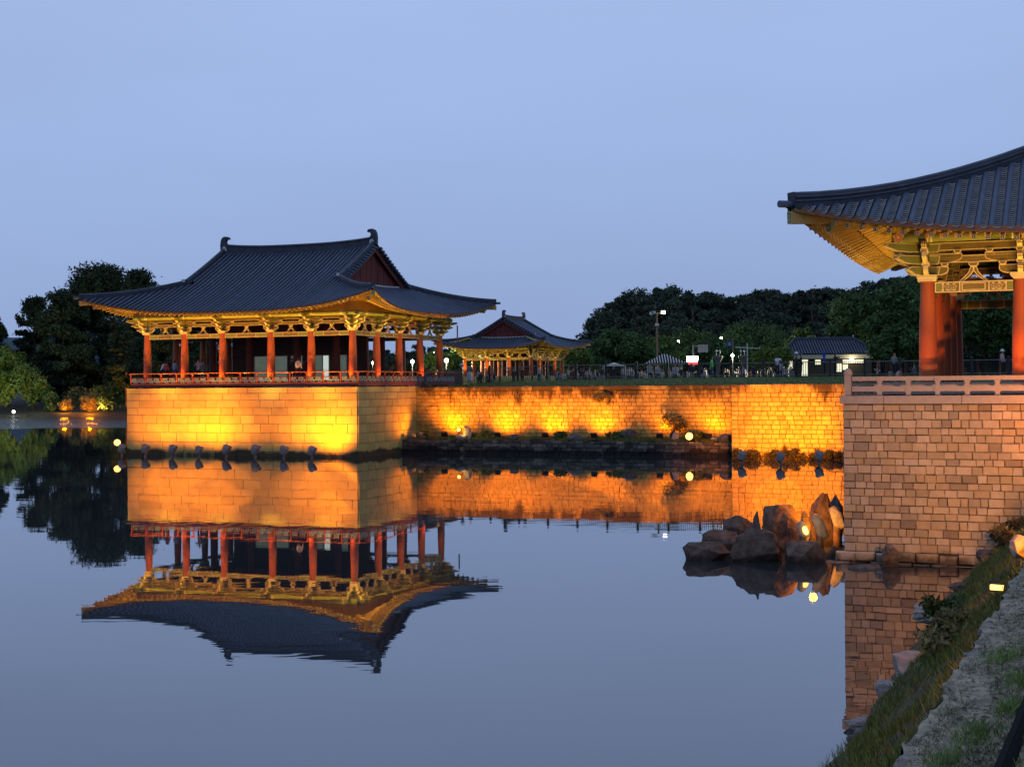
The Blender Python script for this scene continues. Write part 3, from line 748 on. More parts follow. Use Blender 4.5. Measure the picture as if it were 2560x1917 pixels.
        m.prism([(-sx*x, y) for x, y in ((-.1, 0.02), (.24, 0.02), (.2, .3), (.02, .42), (-.12, .25))], (sx*(RR - 0.02), 0, zf(RR, 0) + 0.02), (1, 0, 0), (0, 0, 1), 0.34, 1, 1)
        m.build('ridge_ornament', [M_RIDGE, M_LIME], root)
    m = MB(); pts = [Vector((-RR + 2*RR*i/24, 0, zf(-RR + 2*RR*i/24, 0) - 0.02)) for i in range(25)]
    m.sweep(pts, [(-.13, -.1), (-.14, .46), (-.20, .47), (-.20, .53), (-.10, .60), (.10, .60), (.20, .53), (.20, .47), (.14, .46), (.13, -.1)])
    m.build('main_ridge', M_RIDGE, root)
    m = MB(); m.sweep([p + Vector((0, 0, 0.565)) for p in pts], [(-.11, 0), (-.06, .055), (.06, .055), (.11, 0)]); m.build('ridge_cap', M_RIDGETOP, root)
    # ---- columns
    prof = [(rcol*1.02, 0), (rcol*1.05, zc*0.2), (rcol*1.03, zc*0.45), (rcol*0.93, zc*0.75), (rcol*0.80, zc)]
    cm = MB(); cm.lathe(prof, 20 if rich else 14); cmesh = cm.mesh('column', M_RED)
    per = []
    for i, x in enumerate(px):
        for j, y in enumerate(py):
            edge_ = i in (0, len(px)-1) or j in (0, len(py)-1)
            if edge_: per.append((x, y, i, j))
            if edge_ or (inner and (i in (1, len(px)-2) or j in (1, len(py)-2))):
                if edge_: link('column', cmesh, root, (x, y, 0))
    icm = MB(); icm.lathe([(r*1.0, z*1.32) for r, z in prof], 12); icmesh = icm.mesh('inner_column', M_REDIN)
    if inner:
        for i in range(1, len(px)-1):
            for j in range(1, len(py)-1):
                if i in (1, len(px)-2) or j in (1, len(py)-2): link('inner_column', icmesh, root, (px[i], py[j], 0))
    # ---- brackets, beams, struts
    bp = bracket_parts(rich=rich)
    if rich: bmeshes = [(n, q_.mesh(n, BM)) for n, q_ in bp]
    else: bmesh_ = merge(bp).mesh('bracket', BM)
    for x, y, i, j in per:
        rots = []
        if j == 0: rots.append(0)
        if j == len(py)-1: rots.append(math.pi)
        if i == 0: rots.append(-math.pi/2)
        if i == len(px)-1: rots.append(math.pi/2)
        for rz in rots:
            if rich:
                h = link('bracket', bmeshes[0][1], root, (x, y, zc), rz)
                for n, me in bmeshes[1:]: link(n, me, h)
            else: link('bracket', bmesh_, root, (x, y, zc), rz)
        if len(rots) == 2:                              # diagonal arms at the corners
            dg = Vector((math.copysign(1, x), math.copysign(1, y), 0)).normalized()
            m = MB()
            for z_, l in ((0.17, 0.6), (0.47, 0.95), (0.80, 1.35)):
                pr = [(-.3, .24), (l, .24), (l + .14, .15), (l, .10), (l*.8, .02), (l*.55, 0), (-.3, 0)]
                m.prism(pr, (x, y, zc + z_), dg, (0, 0, 1), 0.14, 0, 2, 0.02, 2)
            m.build('corner_arm', BM, root)
    strut_poly = [(-.40, 0), (-.24, .12), (-.13, .26), (-.08, .40), (.08, .40), (.13, .26), (.24, .12), (.40, 0), (.27, 0), (.12, .12), (0, .27), (-.12, .12), (-.27, 0)]
    sm_ = MB()
    sm_.prism(strut_poly[:4] + [(0, .40), (0, .27)] + strut_poly[-2:], (0, 0, 0), (1, 0, 0), (0, 0, 1), 0.10, 1, 2, 0.022, 2)
    sm_.prism([(0, .40)] + strut_poly[4:11], (0, 0, 0), (1, 0, 0), (0, 0, 1), 0.10, 1, 2, 0.022, 2)
    sm_.prism([(-.08, 0), (.08, 0), (.13, .06), (.13, .12), (-.13, .12), (-.13, .06)], (0, 0, .40), (1, 0, 0), (0, 0, 1), 0.16, 1, 2, 0.022, 2)
    smesh = sm_.mesh('strut', BM)
    def bay(x0, y0, x1, y1, outside):
        L_ = math.hypot(x1-x0, y1-y0); ang = math.atan2(y1-y0, x1-x0)
        cx, cy = (x0+x1)/2, (y0+y1)/2
        wd = L_ - 2*rcol*0.85
        lt = MB(); H = 0.29
        fy = -0.09
        secs = ((-wd/2, -wd*0.22, 0), (-wd*0.22, wd*0.22, 1), (wd*0.22, wd/2, 0)) if not rich else ((-wd/2, -wd/2 + .2, 0), (-wd/2 + .2, -.38, 1), (-.38, .38, 1), (.38, wd/2 - .2, 1), (wd/2 - .2, wd/2, 0))
        for a0, a1, mi in secs:
            lt.box((a0+a1)/2, 0, -0.02 - H/2, a1 - a0, 0.18, H, mi)
            for sg in (-1, 1):
                lt.box(a0 + 0.018, sg*0.093, -0.02 - H/2, 0.03, 0.006, H, 2)
                for zz in (-0.035, -0.005 - H): lt.box((a0+a1)/2, sg*0.0915, zz, a1 - a0, 0.006, 0.028, 2)
        if rich:
            for sg in (-1,):
                lt.box(0, -0.094, -0.02 - H/2, 0.62, 0.006, 0.20, 2); lt.box(0, -0.098, -0.02 - H/2, 0.57, 0.006, 0.155, 1)
                for s2 in (-1, 1):
                    for xx, rr in ((s2*0.52, 0.095), (s2*(wd/2 - 0.36), 0.115)):
                        flower(lt, (xx, -0.093, -0.02 - H/2), (1, 0, 0), (0, 0, 1), rr, 2, 4, 2)
                        flower(lt, (xx, -0.1005, -0.02 - H/2), (1, 0, 0), (0, 0, 1), rr*0.66, 2, 1, 2)
                        for dx, dz in ((.15, .08), (-.15, .08), (.15, -.08), (-.15, -.08)):
                            if abs(xx + dx) < wd/2 - .2 and abs(xx+dx) > .40: lt.box(xx + dx, -0.094, -0.02 - H/2 + dz, 0.07, 0.006, 0.03, 2)
        o = lt.build('lintel', BM, root, (cx, cy, zc), ang)
        link('strut', smesh, root, (cx, cy, zc - 0.015), ang)
        for z_, h_, t_ in ((0.52, 0.20, 0.12), (0.87, 0.22, 0.12)):
            m = MB(); m.box(0, 0, 0, L_ - .02, t_, h_, 1)
            for sg in (-1, 1):
                for e in (-1, 1): m.box(0, sg*(t_/2 + .0025), e*(h_/2 - .014), L_ - .02, 0.005, 0.026, 2)
            m.build('wall_plate', BM, root, (cx, cy, zc + z_ + 0.08), ang)
        for off, z_ in ((0, 1.20), (-0.68, 1.0)):
            m = MB(); k = 8 if not rich else 14
            n_ = Vector((math.sin(ang), -math.cos(ang), 0))*(-off)
            ext = 0.0 if off == 0 else (0.86 if rich else 0.6)
            a_, b_ = -L_/2 - ext, L_/2 + ext
            m.tube([(a_, 0, 0), (a_*0.55, 0, 0)], 0.15, k, 0); m.tube([(a_*0.55, 0, 0), (b_*0.55, 0, 0)], 0.15, k, 0, caps=False); m.tube([(b_*0.55, 0, 0), (b_, 0, 0)], 0.15, k, 0)
            for xx in (a_*0.55, a_*0.5, b_*0.55, b_*0.5): m.tube([(xx - .02, 0, 0), (xx + .02, 0, 0)], 0.153, k, 1)
            if rich and off:
                for e in (-1, 1):
                    xx = a_ if e < 0 else b_
                    flower(m, (xx + e*0.004, 0, 0), (0, e, 0), (0, 0, 1), 0.17, 1, 2, 1)
                for xx in [a_*0.55 + (b_ - a_)*0.55*k_/6 for k_ in range(7)]:
                    m.box(xx, -0.150, 0.0, 0.10, 0.012, 0.12, 1); m.box(xx, -0.156, 0.0, 0.06, 0.012, 0.08, 2)
            m.build('purlin', [M_GREEN, M_CREAM, M_ORANGE], root, (cx + n_.x, cy + n_.y, zc + z_ + 0.18), ang)
    for i in range(len(px)-1):
        bay(px[i], -B, px[i+1], -B, -1); bay(px[i+1], B, px[i], B, 1)
    for j in range(len(py)-1):
        bay(A, py[j], A, py[j+1], 1); bay(-A, py[j+1], -A, py[j], -1)
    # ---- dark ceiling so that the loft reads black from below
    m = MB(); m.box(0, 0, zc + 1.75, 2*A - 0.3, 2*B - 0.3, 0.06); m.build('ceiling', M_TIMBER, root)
    if inner:
        m = MB()
        x0, x1, y0, y1 = px[1], px[-2], py[1], py[-2]
        for (a0, b0, a1, b1) in ((x0, y0, x1, y0), (x0, y1, x1, y1), (x0, y0, x0, y1), (x1, y0, x1, y1)):
            m.bar((a0, b0, zc + 0.35), (a1, b1, zc + 0.35), 0.14, 0.9); 
        m.build('transom', M_TIMBER, root)
    return dict(A=A, B=B, px=px, py=py, zf=zf, Ue=Ue, We=We, zc=zc)

# lakeside pavilion ---------------------------------------------------------
FL = 5.05
bx = [3.14, 3.14, 3.86, 3.14, 3.14]; by = [3.43]*4
MC = (-sum(bx)/2, sum(by)/2)
pav = empty('pavilion', fr(O_MAIN, MC[0], MC[1], FL), -T, 'large open pavilion with curved tiled roof and red columns, standing on the left platform', 'pavilion', 'tiled pavilions round the pond')
info = pavilion(pav, bx, by, 3.35, 14.50 - FL, 2.50, 3.35, 6.25, 5.05, 1.50, 0.36, ('front', 'right'), False, rcol=0.262)
A, B = info['A'], info['B']
m = MB(); m.box(0, 0, -0.06, 2*A + 1.62, 2*B + 1.62, 0.12); m.build('deck', M_TIMBER, pav)
ra_ = A + 0.82; rb_ = B + 0.82
def edge_run(name, mtl, z0, z1, th):
    zz = (z0+z1)/2 - FL
    for (cx, cy, sx, sy) in ((0, -rb_, 2*ra_, th), (0, rb_, 2*ra_, th), (ra_, 0, th, 2*rb_ - th - .004), (-ra_, 0, th, 2*rb_ - th - .004)):
        m = MB(); m.box(cx, cy, zz, sx, sy, z1 - z0); m.build(name, mtl, pav)
edge_run('fascia', M_REDDK, 4.71, 4.99, 0.10)
edge_run('bottom_rail', M_REDDK, 5.31, 5.37, 0.08)
for (p0, p1) in (((-ra_-.1, -rb_), (ra_+.1, -rb_)), ((ra_, -rb_-.1), (ra_, rb_)), ((-ra_, -rb_-.1), (-ra_, rb_)), ((-ra_, rb_), (ra_, rb_))):
    m = MB(); m.tube([(p0[0], p0[1], 5.66 - FL), (p1[0], p1[1], 5.66 - FL)], 0.035, 8); m.build('handrail', M_RED, pav)
lat = MB()                                              # one fret panel, 1.32 m
def fret(w, h):
    b = MB(); t = 0.045; g_ = w/4
    def hb(x0, x1, z): b.box((x0+x1)/2, 0, z, x1 - x0, 0.04, t)
    def vb(x, z0, z1): b.box(x, 0, (z0+z1)/2, t, 0.044, z1 - z0)
    hb(-w/2, w/2, h*0.36)
    for k in range(2):
        o = -w/2 + k*w/2
        vb(o + w*.06, h*.36, h); hb(o + w*.06, o + w*.34, h*.92); vb(o + w*.34, h*.60, h); hb(o + w*.14, o + w*.34, h*.64)
        vb(o + w*.22, 0, h*.36); hb(o + w*.22, o + w*.46, h*.05); vb(o + w*.42, h*.05, h*.64)
    return b.mesh('lattice_panel', M_LATT)
npan = 14; stp = 2*ra_/npan; frm = fret(stp - 0.16, 0.31)
pm = MB(); pm.box(0, 0, 0.33, 0.075, 0.075, 0.66); pm.box(0, -0.05, 0.60, 0.11, 0.10, 0.09); pmesh = pm.mesh('rail_post', M_RED)
pm2 = MB(); pm2.box(0, 0, 0.33, 0.09, 0.09, 0.68); pmesh2 = pm2.mesh('rail_post', M_REDDK)
for i in range(npan + 1):
    link('rail_post', pmesh, pav, (-ra_ + i*stp, -rb_, -0.05))
    if i < npan: link('lattice_panel', frm, pav, (-ra_ + (i+.5)*stp, -rb_ - 0.01, 4.995 - FL))
nps = 12; sts = 2*rb_/nps; frs = fret(sts - 0.14, 0.31)
for i in range(nps + 1):
    link('rail_post', pmesh, pav, (ra_, -rb_ + i*sts, -0.05), math.pi/2)
    if i < nps: link('lattice_panel', frs, pav, (ra_ + 0.01, -rb_ + (i+.5)*sts, 4.995 - FL), math.pi/2)
for (a_, b_, n_, ax) in ((-ra_, ra_, 14, 'x'), (-rb_, rb_, 12, 'y')):
    for i in range(n_):
        tt = a_ + (b_ - a_)*(i + .5)/n_
        if ax == 'x': link('lattice_panel', frm, pav, (tt, rb_, 4.995 - FL))
        else: link('lattice_panel', frs, pav, (-ra_, tt, 4.995 - FL), math.pi/2)
for x in info['px']:
    m = MB(); m.box(x, -B - 0.55, 4.665 - FL, 0.34, 0.5, 0.085); m.build('pad_stone', M_GRANITE, pav)
for y in info['py'][1:]:
    m = MB(); m.box(A + 0.55, y, 4.665 - FL, 0.5, 0.34, 0.085); m.build('pad_stone', M_GRANITE, pav)
# glazed display room in the middle of the floor
M_GLASSP = mat('screen_glass', (0.16, 0.19, 0.16), 0.25, 0.25, 1.5, emit=(0.20, 0.26, 0.19), estr=0.30)
M_GLASSL = mat('lit_display', (0.6, 0.65, 0.6), 0.4, 0.4, 9, emit=(0.62, 0.72, 0.62), estr=0.75)
room = [(-3.3, 1.35, 0), (1.45, 1.35, 0), (3.1, 1.35, 1), (4.6, 1.35, 0)]
yr = info['py'][1] + 0.1
for (x, wd, lit) in ((-1.15, 1.25, 0), (0.35, 1.25, 0), (1.75, 0.95, 0), (3.35, 0.95, 0), (4.12, 0.5, 1), (5.5, 0.6, 0)):
    m = MB(); m.box(0, 0, 0.95, wd, 0.05, 1.75); o = m.build('glass_panel', M_GLASSL if lit else M_GLASSP, pav, (x - .6, yr + 1.2, 0))
    f = MB(); f.box(-wd/2, -.03, .95, .05, .06, 1.8); f.box(wd/2, -.03, .95, .05, .06, 1.8); f.box(0, -.03, 1.83, wd, .06, .05); f.box(0, -.03, .82, wd, .05, .025); f.build('glass_frame', M_LATT, o)
m = MB(); m.box(1.2, yr + 1.32, 1.7, 11.0, 0.1, 3.4); m.build('back_screen', M_TIMBER, pav)
# hanging signal post under the far corner eave
m = MB(); m.box(A + 1.02, B + 1.02, 3.62, 0.08, 0.08, 1.1); m.build('drop_post', M_LATT, pav)

# near pavilion, cut by the right edge --------------------------------------
FN = 4.72
bxn = [2.43]*5; byn = [2.43]*4
NCx, NCy = sum(bxn)/2, sum(byn)/2
npv = empty('pavilion', fr(O_NEAR, NCx, NCy, FN), -T, 'near pavilion cut by the right edge, green painted eaves over thick red columns', 'pavilion', 'tiled pavilions round the pond')
infn = pavilion(npv, bxn, byn, 7.49 - FN, 12.4 - FN, 2.45, 3.30, 2.4, 1.2, 1.23, 0.325, ('front', 'left'), True, rcol=0.232)
m = MB(); m.box(0, 0, -0.16, 2*infn['A'] + 2.6, 2*infn['B'] + 2.6, 0.3); m.build('deck', M_GRANITE, npv)

# far pavilion beyond the lawn, gable towards the pond ----------------------
FF = 5.75
bxf = [2.9]*4; byf = [3.1]*3
c0 = at(1328, 939, 180.0); c0 = Vector((c0.x, 180.0, 0))
fx, fy = ST, CT                                          # its ridge runs along v
cen = c0 + Vector((ST, CT, 0))*sum(bxf)/2 - Vector((CT, -ST, 0))*sum(byf)/2
fpv = empty('pavilion', (cen.x, cen.y, FF), math.pi/2 - T, 'smaller pavilion far behind the lawn fence with a red gable facing the pond', 'pavilion', 'tiled pavilions round the pond')
inff = pavilion(fpv, bxf, byf, 2.4, 13.2 - FF, 2.3, 3.1, 3.6, 4.2, 1.2, 0.42, (), False, far=True, rcol=0.27, inner=True)
m = MB(); m.box(0, 0, -0.7, 2*inff['A'] + 3, 2*inff['B'] + 3, 1.4); m.build('base', M_ASHLAR, fpv)

# lamps that light the eaves and the column feet
for u in (-18.6, -14.2, -10.0, -5.8, -1.6, 1.8): spot(fr(O_MAIN, u, -3.1, 1.0), fr(O_MAIN, u*0.97, -1.9, 9.9), 3600, AMBER, 66, 0.9, 0.12)
for v in (1.0, 4.6, 8.2): spot(fr(O_MAIN, 3.6, v, 1.2), fr(O_MAIN, 2.0, v*1.02 + .3, 10.0), 2500, AMBER, 66, 0.9, 0.12)
for i in range(5):
    u = -16.42 + sum(bx[:i]) + bx[i]/2
    spot(fr(O_MAIN, u, -0.30, 5.12), fr(O_MAIN, u, -1.3, 9.0), 430, AMBER, 118, 0.9)
for i in range(4):
    v = by[0]*(i + .5)
    spot(fr(O_MAIN, 0.30, v, 5.12), fr(O_MAIN, 1.3, v, 9.0), 300, AMBER, 118, 0.9)
cx_ = -16.42
for i in range(6):
    u = -16.42 + sum(bx[:i])
    spot(fr(O_MAIN, u - 0.22, -0.66, 5.08), fr(O_MAIN, u, 0, 6.4), (34, 230, 230, 250, 240, 250)[i], SODIUM, 80, 0.9, 0.05)
for i in range(1, 4):
    spot(fr(O_MAIN, 0.66, by[0]*i - 0.3, 5.08), fr(O_MAIN, 0, by[0]*i, 6.4), (150, 18, 160)[i-1], SODIUM, 80, 0.9, 0.05)
for k in range(3):
    spot(fr(O_NEAR, 0.6 + 2.6*k, -1.75, 4.9), fr(O_NEAR, 0.5 + 2.6*k, -1.6, 9.0), 470, AMBER, 104, 0.9)
for k in range(3):
    spot(fr(O_NEAR, -1.7, 1.3 + 2.8*k, 4.9), fr(O_NEAR, -2.4, 1.2 + 2.8*k, 9.0), 620, AMBER, 84, 0.9)
spot(fr(O_NEAR, -0.5, -1.7, 4.9), fr(O_NEAR, -0.08, 0, 5.7), 75, SODIUM, 40, 1.0, 0.08)
spot(fr(O_NEAR, 2.0, -1.7, 4.9), fr(O_NEAR, 2.40, 0, 5.6), 200, SODIUM, 44, 1.0, 0.08)
for k in range(3):
    p = cen - Vector((ST, CT, 0))*(inff['A'] + 1.3) + Vector((CT, -ST, 0))*(-4 + 3.4*k)
    spot((p.x, p.y, FF + 0.1), (p.x, p.y + 0.4, FF + 4), 700, AMBER, 130, 0.9)
p = cen + Vector((CT, -ST, 0))*(inff['B'] + 1.2)
for k in range(2): spot((p.x + ST*(-3 + 5*k), p.y + CT*(-3 + 5*k), FF + 0.1), (p.x + ST*(-3 + 5*k), p.y + CT*(-3 + 5*k), FF + 4), 420, AMBER, 130, 0.9)
# ------------------------------------------------------------------ rocks
import bmesh
def rock_mesh(name, dims, seed, material, facets=16, n=28, rough=0.10, flat=0.0, taper=0.0):
    """convex hull of scattered points, cut finer and roughened: hard facets with chipped faces"""
    r = random.Random(seed*13 + 5); bm = bmesh.new()
    for _ in range(facets + 8):
        z = r.uniform(-1, 1); q = math.sqrt(1 - z*z); a = r.uniform(0, 2*math.pi)
        d = Vector((q*math.cos(a), q*math.sin(a), z)); m = max(abs(d.x), abs(d.y), abs(d.z)); d = d.lerp(d/m, 0.55)*r.uniform(.86, 1.06)
        if d.z > 1 - flat: d.z = 1 - flat
        bm.verts.new(d)
    res = bmesh.ops.convex_hull(bm, input=bm.verts)
    bmesh.ops.delete(bm, geom=[v for v in bm.verts if not v.link_faces], context='VERTS')
    bmesh.ops.subdivide_edges(bm, edges=bm.edges[:], cuts=3 if n > 18 else 1, use_grid_fill=True)
    if n > 24: bmesh.ops.triangulate(bm, faces=bm.faces[:])
    off = Vector((seed*3.1, seed*1.7, 0)); bm.normal_update()
    for v in bm.verts:
        d = v.co; st = Vector((d.x*2, d.y*2, d.z*5 + d.x))
        k = rough*(0.55*noise.noise(d*2.0 + off) + 0.5*noise.noise(d*5 + off) + 0.35*noise.noise(st*2.2 + off) + .3*noise.noise(d*12 + off))
        v.co = d + v.normal*k
    for v in bm.verts:
        tp = 1 - taper*(max(-1, min(1, v.co.z)) + 1)/2
        v.co = (v.co.x*tp*dims[0]/2, v.co.y*tp*dims[1]/2, v.co.z*dims[2]/2)
    me = bpy.data.meshes.new(name); bm.to_mesh(me); bm.free(); me.materials.append(material); return me
M_ROCK = mat('pond_rock', (0.115, 0.080, 0.058), 0.85, 0.6, 5.0, bump=0.03, bscale=7, detail=8)
stained(M_ROCK, (0.02, 0.017, 0.015), 0.55, 0.05, 1.6, 0.85, 0.5, (1, 1, 0.6), 0.3)
M_ROCKG = mat('grey_rock', (0.11, 0.10, 0.09), 0.88, 0.55, 5.0, bump=0.02, bscale=10, detail=8)
M_PALE = mat('pale_stone', (0.27, 0.235, 0.20), 0.88, 0.25, 8, bump=0.01, bscale=25)
def boulder(px0, px1, ytop, ywater, Y, label, seed, depth=0.8, material=None, flat=0.0, name='boulder', group='boulders in the water beside the near platform', lean=0.0, facets=14, sink=0.25, taper=0.0):
    a, b_ = at(px0, ywater, Y), at(px1, ywater, Y); t = at((px0+px1)/2, ytop, Y); w = b_.x - a.x
    zb = min(at((px0+px1)/2, ywater, Y).z, 0.05) - sink; h = t.z - zb
    me = rock_mesh('boulder', (w*1.12, w*depth, h*1.08), seed, material or M_ROCK, flat=flat, facets=facets, taper=taper)
    o = link(name, me, None, ((a.x + b_.x)/2, Y, zb + h/2)); o.rotation_euler = (0, lean, 0)
    return tag(o, label, 'rock', group)
boulder(1712, 1827, 1345, 1397, 37.8, 'flat topped dark block of rock at the left end of the boulder cluster', 4, 0.6, flat=0.3)
boulder(1822, 1963, 1322, 1406, 37.3, 'broad wedge shaped brown rock in the front middle of the boulder cluster', 17, 0.6, facets=18, taper=0.4)
boulder(1969, 2066, 1345, 1412, 37.0, 'dark squared rock in the front right of the boulder cluster, weeds on top', 31, 0.8, flat=0.25)
boulder(1912, 1993, 1264, 1352, 39.6, 'big rounded boulder propped up behind the front rocks', 8, 0.9, facets=44, sink=-0.05 + 0.3)
boulder(2020, 2085, 1230, 1345, 41.0, 'tallest rock of the cluster, a pointed upright slab beside the platform', 23, 0.7, facets=16, taper=0.3)
boulder(1877, 1906, 1281, 1330, 38.6, 'thin upright spike of grey rock between the wedge and the round boulder', 41, 0.6, facets=12, material=M_ROCKG, taper=0.4)
boulder(1806, 1888, 1293, 1352, 40.5, 'orange lit brown rock behind the thin spike', 52, 0.8)
boulder(1747, 1858, 1325, 1372, 39.2, 'low dark rock lying behind the flat topped block', 66, 0.7)
boulder(2072, 2108, 1236, 1330, 42.3, 'dark rock half hidden behind the near platform corner', 75, 0.8, material=M_ROCKG)
boulder(1998, 2024, 1280, 1345, 40.4, 'small dark rock in the gap between round boulder and pointed slab', 77, 0.8, material=M_ROCKG)
boulder(2203, 2254, 1358, 1422, 36.0, 'leaning dark brown rock standing against the near platform wall', 91, 0.7, facets=11, taper=.25, lean=-0.12, group=None)
boulder(2120, 2200, 1404, 1421, 35.8, 'low flat slab awash at the foot of the near platform wall', 95, 0.5, facets=12, flat=0.3, group=None, material=M_ROCKG)
boulder(2066, 2100, 1366, 1402, 38.2, 'small rock under the left corner of the near platform footing', 97, 0.8, group='boulders in the water beside the near platform')

# ------------------------------------------------------------------ floodlights shaped like rocks
def rock_lamp_proto():
    root = empty('rock_floodlight', (0, 0, 0))
    me = rock_mesh('shell', (0.56, 0.50, 0.66), 5, M_LAMPROCK, facets=34, n=20, rough=0.10)
    s = link('shell', me, root, (0, 0, 0.52)); s.rotation_euler = (-0.35, 0.25, 0)
    m = MB(); m.lathe([(0.09, -0.3), (0.08, 0.15), (0.11, 0.34)], 8); m.build('stem', M_LAMPROCK, root)
    m = MB(); m.box(0, 0, 0, 0.30, 0.05, 0.22); m.build('lens', M_HOUSING, root, (0, 0.235, 0.66))
    return root
proto = rock_lamp_proto(); used = [False]
def rock_lamp(loc, rz, label, group, sc_=1.0):
    if not used[0]:
        used[0] = True; o = proto; o.location = loc; o.rotation_euler = (0, 0, rz); o.scale = (sc_,)*3; o['label'] = label
    else: o = copy_tree(proto, loc, rz, label, (sc_,)*3)
    o['category'] = 'floodlight'; o['group'] = group; return o
def u_of_px(px, v, o=O_MAIN):
    lo, hi = -60, 60
    for _ in range(50):
        mid = (lo+hi)/2; p = fr(o, mid, v); x = W0/2 + FPX*p.x/p.y
        if x < px: lo = mid
        else: hi = mid
    return lo
ordn = ['leftmost', 'second from the left', 'third from the left', 'fourth from the left', 'fifth from the left', 'sixth from the left', 'seventh from the left', 'rightmost']
G1 = 'rock floodlights in front of the left platform'
for i, (px, pw) in enumerate(((303, 1000), (362, 1950), (430, 2100), (496, 2250), (564, 1850), (637, 1550), (708, 2100), (778, 3300))):
    v = -3.1; u = u_of_px(px, v)
    rock_lamp(fr(O_MAIN, u, v, 0), -T + random.uniform(-.3, .3), 'rock shaped floodlight before the left platform, ' + ordn[i], G1, random.uniform(.92, 1.08))
    uu = u + (0.55 if i == 7 else 0.15)
    spot(fr(O_MAIN, uu, v + 0.1, 0.78), fr(O_MAIN, uu + random.uniform(-.2, .4), -0.9, 3.3 if i < 7 else 2.4), pw, SODIUM, 136 if i < 7 else 120, 1.0, 0.1)
G2 = 'rock floodlights in front of the projecting wall'
for i, (px, py, pw) in enumerate(((1855, 1160, 1500), (1951, 1164, 4300), (2048, 1160, 1500))):
    p = on(px, py, 0); rock_lamp(p, -T, 'larger rock shaped floodlight before the projecting wall, ' + ('leftmost', 'middle one', 'rightmost')[i] + ' of three', G2, 0.92)
    spot((p.x + 0.15, p.y + 0.55, 0.85), (p.x + 1.1, p.y + 6, 2.3), pw*1.9, SODIUM, 84, 1.0, 0.12)
# small box floodlights on the ledge
def box_lamp_proto():
    root = empty('box_floodlight', (0, 0, 0))
    m = MB(); m.box(0, 0, 0, 0.40, 0.16, 0.30, 0, Matrix.Rotation(0.45, 4, 'X')); m.build('housing', M_HOUSING, root, (0, 0, 0.32))
    m = MB(); m.box(-.22, 0, .16, .02, .04, .34); m.box(.22, 0, .16, .02, .04, .34); m.box(0, 0, 0.01, .46, .12, .03); m.build('bracket', M_HOUSING, root)
    return root
bproto = box_lamp_proto(); bused = False
G3 = 'box floodlights on the planted ledge'
for i, (px, pw, nm) in enumerate(((1110, 1500, 'nearest the left platform'), (1243, 1500, 'second from the left platform'), (1362, 1500, 'in the middle left of the ledge'), (1484, 1300, 'beside the dark round rock'), (1648, 700, 'left of the small pine'), (1771, 1000, 'beside the projecting wall'))):
    v = 6.2; u = u_of_px(px, v); loc = fr(O_MAIN, u, v, 0.98)
    lab = 'small black box floodlight on the ledge, ' + nm
    if not bused: bused = True; o = bproto; o.location = loc; o.rotation_euler = (0, 0, -T); o['label'] = lab
    else: o = copy_tree(bproto, loc, -T + random.uniform(-.3, .3), lab)
    o['category'] = 'floodlight'; o['group'] = G3
    spot(fr(O_MAIN, u, v + 0.2, 1.45), fr(O_MAIN, u + 0.25, 7.9, 3.6), pw*1.3, SODIUM, 140, 1.0, 0.06)
def glare_lamp(loc, r, label, rz=0.0, aim=None, pw=0):
    root = empty('glaring_floodlight', loc, rz, label, 'floodlight')
    m = MB(); m.box(0, 0, 0, r*2.3, r*0.9, r*1.9); m.build('housing', M_HOUSING, root, (0, r*0.5, 0))
    m = MB(); m.lathe([(r, 0), (r*0.96, r*.16), (r*0.7, r*.34), (0.01, r*.42)], 14, cap=False); o = m.build('lens', M_GLOW, root); o.rotation_euler = (R(78), 0, 0)
    m = MB(); m.box(0, r*.5, -r*1.25, r*0.5, r*0.5, r*0.8); m.build('foot', M_HOUSING, root)
    if aim: spot((loc[0], loc[1] - 0.35, loc[2]), aim, pw, SODIUM, 150, 0.6, 0.1)
    return root
p = fr(O_MAIN, u_of_px(1722, 5.9), 5.9, 1.28); glare_lamp(p, 0.24, 'glaring orange floodlight facing the pond on the ledge, right of the small pine', -T, (p.x, p.y - 3, 0.6), 90)
p = at(293, 1106, 97.0); glare_lamp(p, 0.22, 'glaring yellow floodlight low over the water at the left corner of the left platform', 0.3, (p.x - 1, p.y - 4, -0.2), 60)
p = fr(O_MAIN, u_of_px(1146, 6.0), 6.0, 1.62); glare_lamp(p, 0.13, 'small white hot floodlight on the ledge beside a glowing yellow rock', -T)
def ledge_rock(px, py0, py1, wpx, v, label, seed, mt=M_ROCKG):
    u = u_of_px(px, v); c = fr(O_MAIN, u, v); Y = c.y
    z0, z1 = at(px, py1, Y).z, at(px, py0, Y).z; w = wpx*Y/FPX
    o = link('ledge_rock', rock_mesh('ledge_rock', (w, w*0.7, (z1 - z0)*1.2), seed, mt, facets=13, n=14), None, (c.x, c.y, (z0+z1)/2 - 0.03))
    return tag(o, label, 'rock', 'rocks lying on the planted ledge')
ledge_rock(1168, 1064, 1096, 22, 6.3, 'yellow lit upright rock beside the white hot lamp on the ledge', 3, M_PALE)
ledge_rock(1150, 1086, 1100, 30, 5.9, 'low orange lit rock in front of the yellow rock on the ledge', 5, M_PALE)
ledge_rock(1052, 1080, 1098, 26, 6.6, 'dark rounded rock at the left end of the ledge', 7)
ledge_rock(1027, 1084, 1100, 24, 5.9, 'brown pointed rock where the ledge meets the left platform', 9)
ledge_rock(1284, 1085, 1102, 24, 6.0, 'squared dark rock on the ledge between two box lamps', 12)
ledge_rock(1441, 1084, 1104, 46, 6.2, 'broad dark rounded rock in the middle of the ledge', 14)
ledge_rock(1575, 1070, 1094, 46, 7.2, 'wide brown boulder against the long wall on the ledge', 16)
ledge_rock(1687, 1080, 1100, 22, 6.6, 'leaning pale boulder at the foot of the small pine', 18, M_PALE)
